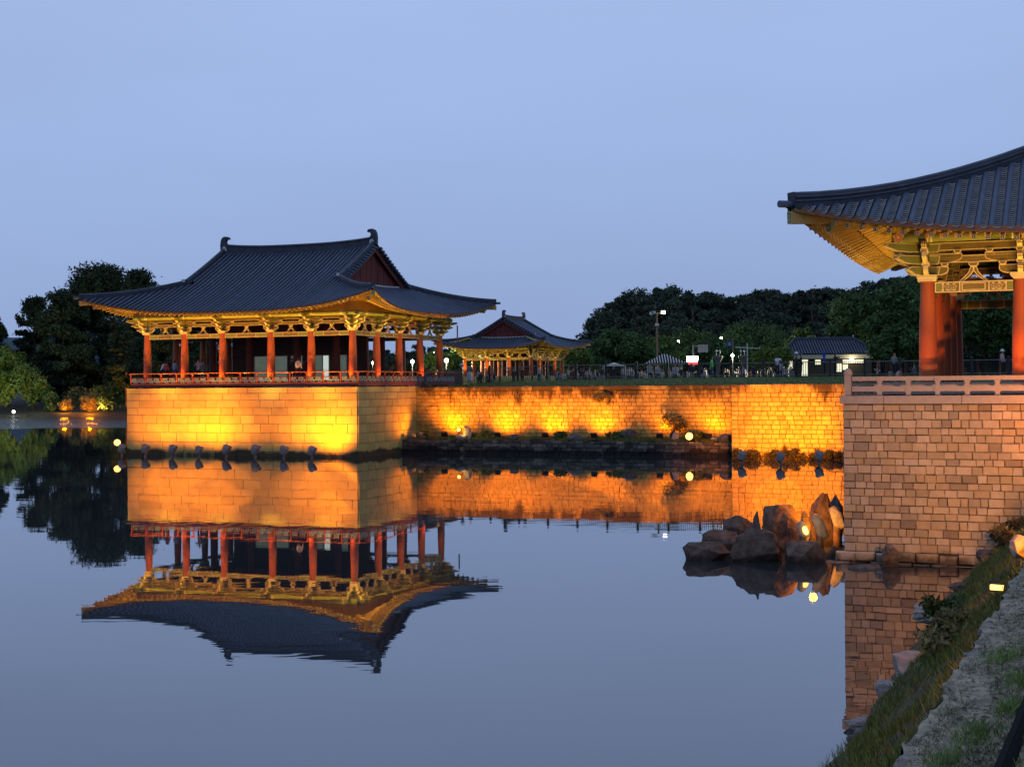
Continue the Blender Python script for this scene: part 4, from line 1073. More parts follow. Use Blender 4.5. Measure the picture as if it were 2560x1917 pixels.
ledge_rock(1812, 1085, 1110, 34, 5.9, 'large dark angular rock touching the projecting wall', 20)
ledge_rock(1784, 1092, 1104, 20, 6.1, 'small rock with a lit edge beside the last box lamp', 22, M_PALE)
spot(fr(O_MAIN, 2.4, 6.4, 1.3), fr(O_MAIN, 0.8, 5.2, 2.9), 900, SODIUM, 110, 1.0, 0.1)
spot(fr(O_MAIN, u_of_px(1150, 5.8), 5.7, 1.5), fr(O_MAIN, u_of_px(1170, 6.3), 6.3, 1.3), 55, (1, .5, .05), 110, 0.8, 0.05)
# lit rock lamps among the boulders
G4 = 'lit rock lamps among the boulders'
def lit_rock_lamp(px, py0, py1, Y, w, label, glow):
    c = at(px, (py0+py1)/2, Y); h = (py1 - py0)*Y/FPX
    root = empty('rock_floodlight', (c.x, Y, c.z), 0, label, 'floodlight', G4)
    s = link('shell', rock_mesh('shell', (w, w*.8, h*1.1), 21, M_PALE, facets=70, n=16, rough=0.05), root); s.rotation_euler = (0, -0.35, 0); s.scale = (.85, .85, 1.1)
    m = MB(); m.lathe([(w*.3, -h*.5 - 0.9), (w*.26, -h*.3)], 8); m.build('stem', M_ROCK, root)
    if glow:
        m = MB(); m.lathe([(w*.2*math.cos(a)*1.0 + 0.001, h*.30*math.sin(a)) for a in [i*math.pi/8 - math.pi/2 for i in range(9)]], 12, cap=False)
        o = m.build('lens', M_GLOW, root, (w*.12, -w*.30, -h*.03)); o.rotation_euler = (0, -0.4, 0)
    return root
lit_rock_lamp(2007, 1305, 1342, 38.2, 0.36, 'glowing rock lamp with a white hot face on the dark squared rock', True)
lit_rock_lamp(2049, 1287, 1345, 38.9, 0.38, 'tall pale rock lamp lit yellow between the pointed slab and the platform', False)
lit_rock_lamp(2092, 1268, 1320, 40.4, 0.40, 'pale rock lamp lit yellow half behind the near platform corner', False)
p = at(2030, 1322, 37.7); spot((p.x, p.y, p.z), at(2049, 1305, 38.9), 26, (1, .55, .12), 120, 0.9, 0.04)
p = at(2078, 1300, 39.6); spot((p.x, p.y, p.z), at(2092, 1285, 40.4), 26, (1, .55, .12), 120, 0.9, 0.04)
p = at(2010, 1300, 38.9); point((p.x + .3, p.y + .3, p.z + 0.35), 130, SODIUM, 0.1)
p = at(2040, 1330, 40.0); point((p.x, p.y, p.z), 60, SODIUM, 0.1)

# ------------------------------------------------------------------ near bank, bottom right
def X_edge(y): return 1.55 + 0.452*(y - 5.73)
def X_wat(y): return 3.92 + 0.4286*(y - 17.3)
def bank(y, t):
    xe, xw = X_edge(y), X_wat(y) + 0.22*noise.noise((y*0.7, 3.3, 0)) + 0.1*noise.noise((y*2.3, 1.3, 0))
    xe += 0.05*noise.noise((y*1.7, 0, 0)) + 0.03*noise.noise((y*5, 0, 0))
    x = xe + (xw - xe)*t
    if t < 0.03: z = 3.2 - 0.42*(t/0.03)
    elif t < 0.84: z = 2.78 - 2.25*((t - 0.03)/0.81)**0.92
    else: z = 0.53 - (t - 0.84)*3.2
    k = min(1, t*6)
    z += k*(0.20*noise.noise((x*1.1, y*1.1, 1)) + 0.07*noise.noise((x*3.5, y*3.5, 2)))
    return Vector((x, y, z))
bk = MB()
ts = [0, .03, .08, .14, .2, .26, .32, .38, .44, .5, .56, .62, .68, .74, .79, .84, .89, .94, 1.0, 1.1, 1.25]
ys = [1 + 0.22*i for i in range(156)]
P = [bank(y, t) for y in ys for t in ts]; w = len(ts)
bk.add(P, [(j*w+i, j*w+i+1, (j+1)*w+i+1, (j+1)*w+i) for j in range(len(ys)-1) for i in range(w-1)], 0, True)
M_BANK = mat('bank_soil', (0.075, 0.068, 0.036), 0.95, 0.5, 2.2, detail=8, bump=0.04, bscale=12)
tag(bk.build('bank_slope', M_BANK), kind='structure')
def path_pt(y, d):
    n = noise.noise
    xe = X_edge(y) + 0.05*n((y*1.7, 0, 0)) + 0.03*n((y*5, 0, 0))
    k = max(0.0, 1 - d/0.16)
    z = 3.2 + 0.018*n((d*5, y*3, 4)) + 0.010*n((d*16, y*12, 4)) + 0.006*n((d*40, y*30, 4)) + k*0.02*n((y*7, d*14, 9)) - max(0, d-0.5)*0.02
    return Vector((xe + d, y, z))
pm_ = MB(); ds = [0, .02, .04, .07, .10, .13, .16, .2, .24, .28, .32, .36, .4, .45, .5, .6, .8, 1.2, 2.0, 4.0, 9.0]
ys2 = [1.0 + 0.035*i for i in range(420)] + [15.8 + 0.3*i for i in range(66)]
P = [path_pt(y, d) for y in ys2 for d in ds]; w = len(ds)
pm_.add(P, [(j*w+i, (j+1)*w+i, (j+1)*w+i+1, j*w+i+1) for j in range(len(ys2)-1) for i in range(w-1)], 0, True)
M_PATH = mat('trodden_path', (0.30, 0.25, 0.165), 0.95, 0.5, 9, detail=9, bump=0.012, bscale=45)
stained(M_PATH, (0.05, 0.042, 0.028), 3.0, 3.4, 6.0, 0.7, 0.45, (1, 2.2, 1), 0.22)
tag(pm_.build('dirt_path', M_PATH), kind='structure')
M_EDGE = mat('edge_stone', (0.20, 0.18, 0.15), 0.9, 0.35, 9, detail=8, bump=0.02, bscale=22)
kerb = empty('stone_edging', (X_edge(5.7), 5.7, 3.2), 0, 'rough grey stone edging along the brink of the dirt path, bottom right', 'stone edging')
y = 4.6; k_ = 0
while y < 14.5:
    L_ = random.uniform(0.28, 0.62); yc = y + L_/2; p = path_pt(yc, 0.045)
    o = link('edge_stone', rock_mesh('edge_stone', (0.12, L_*1.12, 0.11), 100 + k_, M_EDGE, facets=18, n=22, rough=0.22, flat=0.3), kerb, (p.x - X_edge(5.7), yc - 5.7, p.z - 3.2 - 0.040))
    o.rotation_euler = (0, random.uniform(-.15, .15), -math.atan(0.452) + random.uniform(-.12, .12)); y += L_; k_ += 1
M_EDGING = mat('black_edging', (.012, .012, .012), .95, spec=.05)
ek = empty('metal_edging', (X_edge(5.7) + 0.45, 5.7, 3.2), 0, 'black metal edging strip across the bottom right corner', 'edging')
m = MB(); q = [(X_edge(y_) + 0.480 + 0.012*(y_ - 5.7) - X_edge(5.7) - 0.45, y_ - 5.7, 0.05) for y_ in (4.0, 6.0, 8.5, 11.0, 14)]
m.sweep(q, [(-.012, -.12), (.012, -.12), (.012, .045), (-.012, .045)]); m.build('strip', M_EDGING, ek)
m = MB(); m.sweep([(a, b_, c + 0.0451) for a, b_, c in q], [(-.022, 0), (.004, 0), (.004, .008), (-.022, .008)]); m.build('flange', M_EDGING, ek)
# waterline stones of the bank
for i, (y_, t_, sx, sz, lab, mt) in enumerate(((17.4, .90, .34, .22, 'rough dark stone lowest on the near bank', M_ROCKG), (18.4, .97, .40, .2, 'flat grey stone at the near bank waterline below a pinkish block', M_ROCKG), (19.3, 1.0, .46, .18, 'slab of pale stone awash at the near bank edge', M_PALE),
        (20.4, .93, .5, .34, 'pinkish squared stone block at the near bank waterline', M_PALE), (21.7, .88, .8, .42, 'big rounded pale stone above the pinkish block on the bank', M_PALE), (25.4, .86, 1.0, .4, 'long pale stone half hidden in bank grass near its middle', M_PALE),
        (29.5, .85, .7, .3, 'brownish stone low on the far part of the near bank', M_ROCK), (32.3, .8, .8, .35, 'stone among dry weeds where the bank meets the near wall', M_ROCK), (19.6, .74, .3, .24, 'small pale stone in grass above the pinkish block', M_PALE))):
    p = bank(y_, t_)
    tag(link('bank_stone', rock_mesh('bank_stone', (sx*.8, sx*1.1, sz*1.1), 200 + i, mt, facets=26, n=26, rough=.16, flat=0.3), None, (p.x, p.y, max(p.z, 0.0) - 0.03), random.uniform(0, 3)), lab, 'stone', 'loose stones along the near bank')
# the lit rock and the lamp on the slope
p = at(2552, 1362, 20.0)
tag(link('lit_rock', rock_mesh('lit_rock', (0.30, 0.4, 0.34), 301, M_PALE, facets=15, n=16), None, (p.x, p.y, p.z - 0.02)), 'rough rock glowing orange at the right edge above the bank', 'rock')
tag(link('dark_rock', rock_mesh('dark_rock', (0.34, 0.4, 0.3), 302, M_ROCKG, facets=11, n=12), None, (p.x + 0.1, p.y - 0.5, p.z - 0.2)), 'dark rock just below the orange glowing rock at the right edge', 'rock')
spot((p.x - 0.12, p.y - 0.95, p.z + 0.5), (p.x, p.y, p.z), 240, (1, .30, .005), 90, 0.8, 0.05)
p = at(2492, 1468, 15.8)
lr = empty('bank_floodlight', (p.x, p.y, p.z), -0.6, 'glowing bar shaped floodlight in the weeds of the near bank', 'floodlight')
m = MB(); m.box(0, 0, 0, 0.14, 0.04, 0.055); m.build('lens', M_GLOW, lr)
m = MB(); m.box(0, 0.045, -0.01, 0.17, 0.05, 0.085); m.build('housing', M_HOUSING, lr)
m = MB(); m.box(0, 0.04, -0.15, 0.04, 0.04, 0.22); m.build('foot', M_HOUSING, lr)
spot((p.x - 0.02, p.y - 0.09, p.z + 0.02), (p.x - 0.8, p.y - 0.6, p.z - 0.35), 16, SODIUM, 150, 0.7, 0.05)
# floods that light the near platform wall, standing on the path beyond the right edge
spot((10.5, 26.6, 2.75), fr(O_NEAR, 2.2, -2.5, 3.4), 3300, (1.0, 0.45, 0.12), 74, 1.0, 0.12)
tag(link('shade_blocker_rock', rock_mesh('shade_blocker_rock', (.8, .7, 1.0), 311, M_ROCKG, facets=14, n=16), None, (11.12, 28.3, 2.05)), 'unseen grey rock added beyond the right edge to shade the wall foot', 'rock')  # blocker added out of view to shade the lower right of the wall
spot((14.4, 30.0, 3.8), fr(O_NEAR, 4.4, -2.5, 4.2), 2200, SODIUM, 64, 1.0, 0.12)
p = bank(11.3, .10); spot((p.x, p.y, p.z + .25), bank(13.2, .5), 34, (1, .42, .02), 120, 1.0, 0.04)
p = bank(7.4, .05); spot((p.x - .05, p.y, p.z + .2), bank(8.4, .45), 9, (1, .36, .02), 120, 1.0, 0.03)
p = bank(9.4, .04); spot((p.x - .05, p.y, p.z + .2), bank(10.2, .2), 5, (1, .36, .02), 110, 1.0, 0.03)
# grass
def blades(name, pts, h, wdt, mats, lean=0.5, up=1.0):
    n = len(pts); P = np.array(pts); hh = h*rng.uniform(0.45, 1.35, (n, 1)); a = rng.uniform(0, 2*math.pi, n)
    d = np.stack([np.cos(a), np.sin(a), np.zeros(n)], 1); ln = rng.normal(0, lean, (n, 3)); ln[:, 2] = up; ln /= np.linalg.norm(ln, axis=1)[:, None]
    V = np.empty((n*5, 3)); k = wdt*rng.uniform(.7, 1.3, (n, 1)); bend = rng.normal(0, 0.25, (n, 3)); bend[:, 2] = -abs(bend[:, 2])*.6
    V[0::5] = P - d*k; V[1::5] = P + d*k; m_ = P + ln*hh*0.6; V[2::5] = m_ + d*k*.7; V[3::5] = m_ - d*k*.7; V[4::5] = P + ln*hh + bend*hh*.5
    F = np.arange(n)[:, None]*5
    faces = np.concatenate([F + np.array([0, 1, 2, 3]), F + np.array([3, 2, 4, -1])], 1).reshape(n*2, 4)
    me = bpy.data.meshes.new(name); me.vertices.add(n*5); me.vertices.foreach_set('co', V.ravel())
    li = np.concatenate([F + np.array([0, 1, 2, 3]), F + np.array([3, 2, 4])], 1).ravel()
    me.loops.add(n*7); me.loops.foreach_set('vertex_index', li)
    me.polygons.add(n*2); st = (np.arange(n)[:, None]*7 + np.array([0, 4])).ravel()
    me.polygons.foreach_set('loop_start', st); me.polygons.foreach_set('loop_total', np.tile([4, 3], n))
    for m in mats: me.materials.append(m)
    me.update(); me.validate()
    return tag(link(name, me), kind='stuff')
M_GRASS = mat('bank_grass', (0.115, 0.135, 0.030), 0.8, 0.35, 1.3, island=0.45, tint=((1, 1, 1), (0.8, 1.05, 0.9), (1.5, 1.1, 0.8), (0.7, 0.9, 0.9)))
M_DRY = mat('dry_grass', (0.21, 0.16, 0.065), 0.85, 0.3, 2, island=0.4)
M_GRASSP = mat('path_grass', (0.085, 0.11, 0.035), 0.8, 0.3, 3, island=0.4)
def slope_pts(n, y0, y1, t0, t1, dens):
    out = []
    while len(out) < n:
        y = y0 + (y1 - y0)*random.random()**1.15; t = random.uniform(t0, t1)
        if dens(y, t) > random.random(): out.append(tuple(bank(y, t) - Vector((0, 0, 0.01))))
    return out
dn = lambda y, t: 0.25 + 0.9*noise.noise((y*0.55, t*3.2, 7)) + 0.35*noise.noise((y*2, t*8, 2)) + 0.35*(1 if t < .85 else -.4)
blades('bank_grass', slope_pts(52000, 5, 34, 0.03, 0.93, dn), 0.13, 0.005, [M_GRASS], 0.45)
dn2 = lambda y, t: 0.05 + 0.9*noise.noise((y*0.4, t*3, 17)) + (0.25 if y > 27 else 0)
blades('dry_grass', slope_pts(6000, 6, 35, 0.05, 0.99, dn2), 0.16, 0.004, [M_DRY], 0.55)
pts = []
while len(pts) < 24000:
    y = 4.4 + 10*random.random()**1.6; d = random.uniform(0.02, 0.46)
    k = noise.noise((y*1.6, d*6, 5)) + 0.5*noise.noise((y*4, d*12, 8)) + (d - 0.22)*1.0
    if k > random.uniform(-0.35, 0.5): pts.append(tuple(path_pt(y, d) - Vector((0, 0, .003))))
blades('path_grass', pts[:13000], 0.034, 0.0016, [M_GRASSP], 0.9, 0.7)
blades('path_stubble', pts[13000:], 0.026, 0.0016, [mat('dark_stubble', (.04, .036, .024), .9, .3, 5, island=.4)], 1.2, 0.45)
# clods and pebbles on the path, brighter tufts towards the black edging
pv, pf = [], []
for i in range(5200):
    y = 4.4 + 9*random.random()**1.5; d = random.uniform(0.03, 0.47)
    if noise.noise((y*2.2, d*9, 11)) < random.uniform(-.5, .25): continue
    c = path_pt(y, d); s = random.choice((.004, .005, .007, .010, .014))*random.uniform(.7, 1.3); b0 = len(pv)
    for q in ((1, 0, 0), (-.9, .3, 0), (0, 1, .1), (.2, -1, 0), (.1, 0, .8)): pv.append((c.x + q[0]*s*random.uniform(.7, 1.4), c.y + q[1]*s*random.uniform(.7, 1.8), c.z + q[2]*s*.8))
    pf += [(b0, b0+2, b0+4), (b0+2, b0+1, b0+4), (b0+1, b0+3, b0+4), (b0+3, b0, b0+4)]
me = bpy.data.meshes.new('pebbles'); me.from_pydata(pv, [], pf); me.materials.append(mat('pebble', (.20, .165, .12), .9, .3, 9, tint=((.35, .33, .3), (1, 1, 1), (1.5, 1.4, 1.3)))); tag(link('pebbles', me), kind='stuff')
pts = []
for (cy, cd, n_, sp_) in ((6.7, .40, 420, .05), (7.3, .44, 420, .06), (8.3, .42, 420, .07), (6.2, .30, 260, .05), (9.6, .40, 420, .08), (7.9, .24, 200, .05), (5.75, .20, 200, .04), (10.8, .3, 360, .09)):
    for _ in range(n_): y = random.gauss(cy, sp_*2.2); d = min(.47, max(.03, random.gauss(cd, sp_))); pts.append(tuple(path_pt(y, d)))
blades('grass_tufts', pts, 0.075, 0.0022, [mat('tuft_grass', (.14, .20, .045), .75, .3, 3, island=.4)], 0.6)
pts = []
while len(pts) < 7000:
    y = 4.4 + 9*random.random()**1.5; d = random.uniform(0.49, 1.1); pts.append(tuple(path_pt(y, d)))
blades('verge_grass', pts, 0.06, 0.002, [M_GRASS], 0.6)
pts = []
while len(pts) < 9000:
    u = random.uniform(1, 24.5); v = random.uniform(5.5, 7.8)
    if noise.noise((u*0.6, v*0.8, 5)) + 0.35 > random.random()*0.8: pts.append(tuple(ledgef((u - .9)/23.75, (v - 5.5)/2.4)))
blades('ledge_grass', pts, 0.22, 0.012, [M_GRASS], 0.5)
pts = []
for _ in range(14000):
    u = random.uniform(0.6, 40); v = random.uniform(8.4, 20.5)
    pts.append(tuple(fr(O_MAIN, u, v, lz(u, v))))
blades('lawn_blades', pts, 0.10, 0.02, [M_GRASS], 0.5)
# ------------------------------------------------------------------ trees and plants
M_PINE = mat('pine_needles', (0.031, 0.048, 0.024), 0.9, 0.35, 0.5, island=0.45, spec=0.1)
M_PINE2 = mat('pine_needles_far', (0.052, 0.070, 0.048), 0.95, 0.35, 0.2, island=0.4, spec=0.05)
M_LEAF = mat('broad_leaf', (0.058, 0.104, 0.034), 0.8, 0.35, 0.5, island=0.45, spec=0.15)
M_LEAFL = mat('light_leaf', (0.085, 0.135, 0.030), 0.8, 0.3, 0.5, island=0.4, spec=0.15)
M_WILLOW = mat('willow_leaf', (0.115, 0.165, 0.030), 0.8, 0.3, 0.5, island=0.35, spec=0.15)
M_SHRUBO = mat('dry_shrub', (0.17, 0.14, 0.05), 0.85, 0.3, 1.0, island=0.4)
M_BARK = mat('bark', (0.055, 0.038, 0.028), 0.95, 0.35, 3)
M_BARKR = mat('red_pine_bark', (0.16, 0.075, 0.045), 0.95, 0.35, 3)
def clump_points(clumps, n):
    vol = np.array([c[3]*c[4]*c[5] for c in clumps])**0.75; pr = vol/vol.sum(); idx = rng.choice(len(clumps), n, p=pr)
    C_ = np.array(clumps)[idx]; d = rng.normal(size=(n, 3)); d /= np.linalg.norm(d, axis=1)[:, None]
    r = rng.uniform(0.0, 1.0, (n, 1))**0.42
    return C_[:, :3] + d*r*C_[:, 3:6]*(1 + 0.18*rng.normal(size=(n, 1)))
def crown_clumps(kind, H, Wd, r):
    cl = []
    if kind == 'pine':
        nl = 9
        for i in range(nl):
            f = 0.30 + 0.70*i/(nl - 1); rad = Wd/2*(1.05 - 0.75*max(0, (f - 0.45)/0.55)**1.5)*(0.75 if i == 0 else 1)
            for _ in range(5):
                a = r.uniform(0, 2*math.pi); q = rad*r.uniform(0.25, 0.85)
                s = Wd*r.uniform(0.13, 0.22); cl.append((q*math.cos(a), q*math.sin(a), H*(f + r.uniform(-.04, .04)) - s*.3, s, s, s*0.5))
        for _ in range(46):
            a = r.uniform(0, 2*math.pi); q = Wd*.42*math.sqrt(r.random()); cl.append((q*math.cos(a), q*math.sin(a), H*(1.0 - .5*(q/Wd)**1.3 - r.uniform(.0, .06)), Wd*.028, Wd*.028, H*.05))
    elif kind == 'willow':
        for _ in range(16):
            a = r.uniform(0, 2*math.pi); f = r.uniform(.35, .92); q = Wd/2*r.uniform(.1, .8)*math.sqrt(max(0.1, 1 - (f - .35)**2*1.8))
            s = Wd*r.uniform(.14, .22); cl.append((q*math.cos(a), q*math.sin(a), H*f, s, s, s*1.25))
    elif kind == 'shrub':
        for _ in range(12):
            a = r.uniform(0, 2*math.pi); q = Wd/2*r.uniform(0, .75); s = Wd*r.uniform(.14, .24)
            cl.append((q*math.cos(a), q*math.sin(a), H*r.uniform(.2, .85), s, s, s*.8))
    else:
        for _ in range(24):
            z = r.uniform(-1, 1); a = r.uniform(0, 2*math.pi); q = math.sqrt(1 - z*z)*r.uniform(.45, .9)
            s = Wd*r.uniform(.10, .20); cl.append((Wd/2*q*math.cos(a), Wd/2*q*math.sin(a), H*(0.62 + 0.36*z*r.uniform(.6, .95)), s, s, s*.72))
    return cl
def tree(name, kind, px, ytop, Y, zb, wpx, label, leafm, n=4500, size=0.4, cat='tree', group=None, bark=None, trunk=True, seed=0, lean=0.0):
    r = random.Random(seed*7 + int(px)); t = at(px, ytop, Y); H = t.z - zb; Wd = wpx*Y/FPX
    root = empty(name, (t.x, Y, zb), 0, label, cat, group)
    cl = crown_clumps(kind, H, Wd, r)
    if kind == 'pine': cl = [(c[0] + lean*c[2], *c[1:]) for c in cl]
    o = add_leaf_mesh('crown', clump_points(cl, n), size, [leafm], root, up=0.5 if kind == 'pine' else (-0.5 if kind == 'willow' else 0))
    if trunk:
        m = MB(); rt = max(0.09, H*0.018); pts = [(lean*H*f + 0.25*rt*math.sin(f*9 + px), 0.2*rt*math.cos(f*7), H*f) for f in (-.02, .15, .3, .45, .6, .78, .92)]
        m.tube(pts, [rt*1.3, rt, rt*.9, rt*.75, rt*.6, rt*.4, rt*.15], 8, 0)
        for i in range(7):
            c = cl[(i*5) % len(cl)]; f = min(.85, max(.25, c[2]/H - .12)); m.tube([(lean*H*f, 0, H*f), (c[0]*.5 + lean*H*f*.5, c[1]*.5, (H*f + c[2])/2), (c[0], c[1], c[2])], [rt*.35, rt*.25, rt*.08], 5, 0)
        m.build('trunk', bark or M_BARK, root)
    return root
GL = 'pines on the far shore at the left'
tree('pine_tree', 'pine', 84, 752, 246, 1.5, 105, 'slim dark pine standing apart on the far left shore', M_PINE, 13300, .58, group=GL, seed=1)
tree('pine_tree', 'pine', 252, 676, 244, 1.8, 270, 'tallest dark pine spreading behind the left roof corner', M_PINE, 28500, .58, group=GL, seed=2)
tree('pine_tree', 'pine', 158, 742, 236, 1.5, 160, 'broad dark pine left of the tallest pine, branches over the bank', M_PINE, 17100, .58, group=GL, seed=3)
tree('pine_tree', 'pine', 345, 684, 252, 2.0, 170, 'dark pine peeping over the left slope of the big roof', M_PINE, 17100, .58, group=GL, seed=4)
tree('pine_tree', 'pine', -16, 792, 240, 1.5, 80, 'dark pine cut by the left edge of the photo', M_PINE, 8550, .58, group=GL, seed=5)
tree('pine_tree', 'pine', 318, 812, 222, 1.8, 90, 'bare trunked red pine lit orange left of the pavilion columns', M_PINE, 4940, .58, group=GL, bark=M_BARKR, seed=6, lean=-0.05)
for i, (px, yt, Y, wp, lab) in enumerate(((425, 806, 226, 130, 'dark pine seen between the two leftmost pavilion columns'), (500, 800, 232, 130, 'dark pine seen between the second and third pavilion columns'), (600, 812, 236, 150, 'dark pine hidden behind the middle of the large pavilion'), (355, 856, 214, 80, 'brownish small pine behind the leftmost pavilion column'))):
    tree('pine_tree', 'pine', px, yt, Y, 2.0, wp, lab, M_PINE, 10450, .58, group='pines seen through the large pavilion', seed=20+i)
tree('willow_tree', 'willow', 20, 876, 232, 1.0, 130, 'bright yellow green willow at the left edge of the far shore', M_WILLOW, 8000, .55, seed=7)
tree('willow_tree', 'willow', 82, 918, 226, 0.8, 110, 'rounded mid green willow bush hanging over the far shore', M_LEAFL, 8000, .5, seed=8)
tree('willow_tree', 'willow', -6, 930, 224, 0.8, 90, 'low yellow green bush at the very left of the far shore', M_WILLOW, 4500, .5, seed=9)
for i, (px, yt, Y, wp, hh, lab, lm_) in enumerate(((162, 996, 222, 34, 0, 'small shrub lit bright orange from below, the left one', M_SHRUBO), (224, 990, 222, 44, 0, 'round shrub lit orange from below, the right one', M_SHRUBO), (270, 960, 226, 90, 0, 'dark green bush beside the left platform corner', M_LEAF), (126, 985, 224, 60, 0, 'dark bush under the broad pine on the far shore', M_LEAF), (195, 975, 232, 110, 0, 'brown dark undergrowth bush behind the lit shrubs', M_SHRUBO))):
    tree('shrub', 'shrub', px, yt, Y, 0.7, wp, lab, lm_, 2600, .42, 'shrub', 'shrubs on the far left shore', trunk=False, seed=30+i)
UG = []; r = random.Random(3)
for i in range(80):
    px = r.uniform(95, 640); Y = r.uniform(238, 258); t = at(px, r.uniform(862, 985), Y); h = t.z - 1.0
    UG.append(clump_points([(t.x + r.uniform(-2, 2), Y + r.uniform(-1.5, 1.5), 1 + h*r.uniform(.1, .9), 1.7, 1.5, 1.1) for _ in range(7)], 800))
tag(add_leaf_mesh('undergrowth', np.concatenate(UG), .55, [M_PINE], None), kind='stuff')
p = at(161, 1020, 220.3); point((p.x, p.y, 1.5), 700, SODIUM, 0.2)
p = at(224, 1020, 220.0); point((p.x, p.y, 1.5), 900, SODIUM, 0.2)
p = at(285, 1024, 219.0); spot((p.x - 1.5, p.y - .5, 1.1), (p.x + 3, p.y, 0.6), 900, SODIUM, 120)
p = at(260, 1000, 226); spot((p.x, p.y - 3, 1.0), (p.x + 2, p.y + 3, 8), 5200, (1, .45, .08), 120, 0.9, 0.3)
p = at(318, 940, 219); spot((p.x - .5, p.y - 4, 1.6), (p.x, p.y + 3, 8), 5500, (1, .42, .07), 60, 0.9, 0.3)
p = at(30, 960, 205); spot((p.x - 6, p.y, 3), (p.x - 1, 232, 6), 9000, (1, .95, .55), 70, 0.9, 0.4)
# small floating lamp by the far shore
fl_ = at(34, 1030, 214.0); fr_ = empty('floating_lamp', (fl_.x, fl_.y, 0.1), 0, 'small white floating lamp with metal arms near the far left shore', 'lamp')
m = MB(); m.lathe([(0.25, -.1), (.35, .1), (.2, .35), (.05, .5)], 10); m.build('float', M_RIDGETOP, fr_)
m = MB(); m.lathe([(0.01, 0), (.2, .1), (.24, .25), (.14, .4), (.01, .45)], 10, cap=False); m.build('globe', M_GLOWW, fr_, (0, 0, 0.75))
m = MB()
for s in (-1, 1): m.tube([(0, 0, .3), (s*.9, 0, .35), (s*1.0, 0, .1)], .05, 5)
m.build('arms', M_RIDGETOP, fr_)
# wood on the right, individual near trees first
GR = 'trees behind the lawn on the right'
for i, (px, yt, Y, zb, wp, lab, lm_, n) in enumerate((
    (1552, 834, 165, 4.3, 165, 'dense dark round tree right of the far pavilion', M_LEAF, 8000), (1646, 846, 176, 4.3, 130, 'yellow green tree lit by a lamp right of the dense dark tree', M_LEAFL, 5000),
    (1440, 872, 200, 4.5, 130, 'bright green low tree just behind the right eave of the far pavilion', M_LEAFL, 4000), (1702, 862, 186, 4.4, 110, 'dim green tree above the small tiled kiosk', M_LEAF, 4000),
    (1795, 846, 178, 4.3, 170, 'broad dark green tree between the road signs', M_LEAF, 6500), (1930, 858, 142, 4.3, 105, 'small green tree beside the left end of the ticket house', M_LEAFL, 4500),
    (1880, 812, 225, 4.8, 200, 'wide layered green tree in front of the pine wood', M_LEAF, 6000), (1745, 822, 230, 4.8, 160, 'flat topped green tree below the tall light mast', M_LEAF, 5000),
    (2010, 808, 205, 4.6, 90, 'light green young tree behind the ticket house roof', M_LEAFL, 3000), (2120, 806, 190, 4.6, 130, 'spreading green tree behind the right end of the ticket house', M_LEAF, 4500),
    (2265, 690, 118, 4.5, 330, 'very large dark green tree left of the near pavilion columns', M_LEAF, 17000), (2215, 770, 112, 4.5, 170, 'lower green tree in front of the very large tree', M_LEAF, 7000),
    (2465, 725, 120, 4.5, 280, 'large green tree seen between the two near columns', M_LEAF, 13000), (2600, 740, 118, 4.5, 200, 'green tree at the right edge behind the near pavilion', M_LEAF, 6000),
    (1165, 872, 215, 4.6, 150, 'lamp lit tree behind the left eave of the far pavilion', M_LEAFL, 5000), (1085, 882, 205, 4.5, 90, 'green tree by the street lamps behind the large pavilion', M_LEAFL, 3500))):
    tree('broadleaf_tree', 'round', px, yt, Y, zb, wp, lab, lm_, int(n*1.5), .36 if Y < 150 else .46, 'tree', GR, seed=40+i)
out = [(880, 878), (921, 866), (950, 868), (982, 872), (1013, 876), (1041, 863), (1066, 857), (1100, 866), (1150, 872), (1250, 870), (1400, 862), (1454, 838), (1481, 800), (1510, 768), (1535, 742), (1576, 724), (1617, 718), (1674, 705), (1715, 722), (1747, 734), (1782, 727), (1851, 734), (1908, 716), (1934, 713), (1972, 727), (2010, 727), (2041, 715), (2114, 716), (2180, 712), (2247, 687), (2330, 680), (2450, 690), (2620, 680)]
def outline(x):
    for (a, b), (c, d) in zip(out, out[1:]):
        if x <= c: return b + (d - b)*(x - a)/(c - a)
    return out[-1][1]
PP = []; TR = MB(); r = random.Random(77)
for row, (Y, dy, step, wp) in enumerate(((275, 0, 24, 78), (262, 34, 34, 90), (250, 72, 40, 92), (240, 104, 44, 92))):
    x = 890
    while x < 2600:
        yt = outline(x) + dy*(0.25 if x < 1440 else 1) + r.uniform(-9, 14); t = at(x, yt, Y + r.uniform(-4, 4)); H = t.z - 4.5
        if H > 2 and not (1120 < x < 1400 and row > 1):
            Wd = wp*1.2*r.uniform(.8, 1.25)*Y/FPX*(0.6 if x < 1440 else 1); cl = []
            hh = min(H, 13)
            for _ in range(11):
                a = r.uniform(0, 2*math.pi); f = r.uniform(0.25, 0.97); q = Wd/2*r.uniform(.1, .85)*(1.1 - .55*f); s = Wd*r.uniform(.11, .2)
                cl.append((t.x + q*math.cos(a), t.y + q*math.sin(a), t.z - hh*(1 - f), s, s, s*.5))
            PP.append(clump_points(cl, 2300))
            if row > 1 or r.random() < .3: TR.tube([(t.x, t.y, 4), (t.x + r.uniform(-.6, .6), t.y, t.z - hh*.5), (t.x + r.uniform(-1, 1), t.y, t.z - 1)], [.35, .25, .08], 5)
        x += step*r.uniform(.7, 1.3)
x = 1446
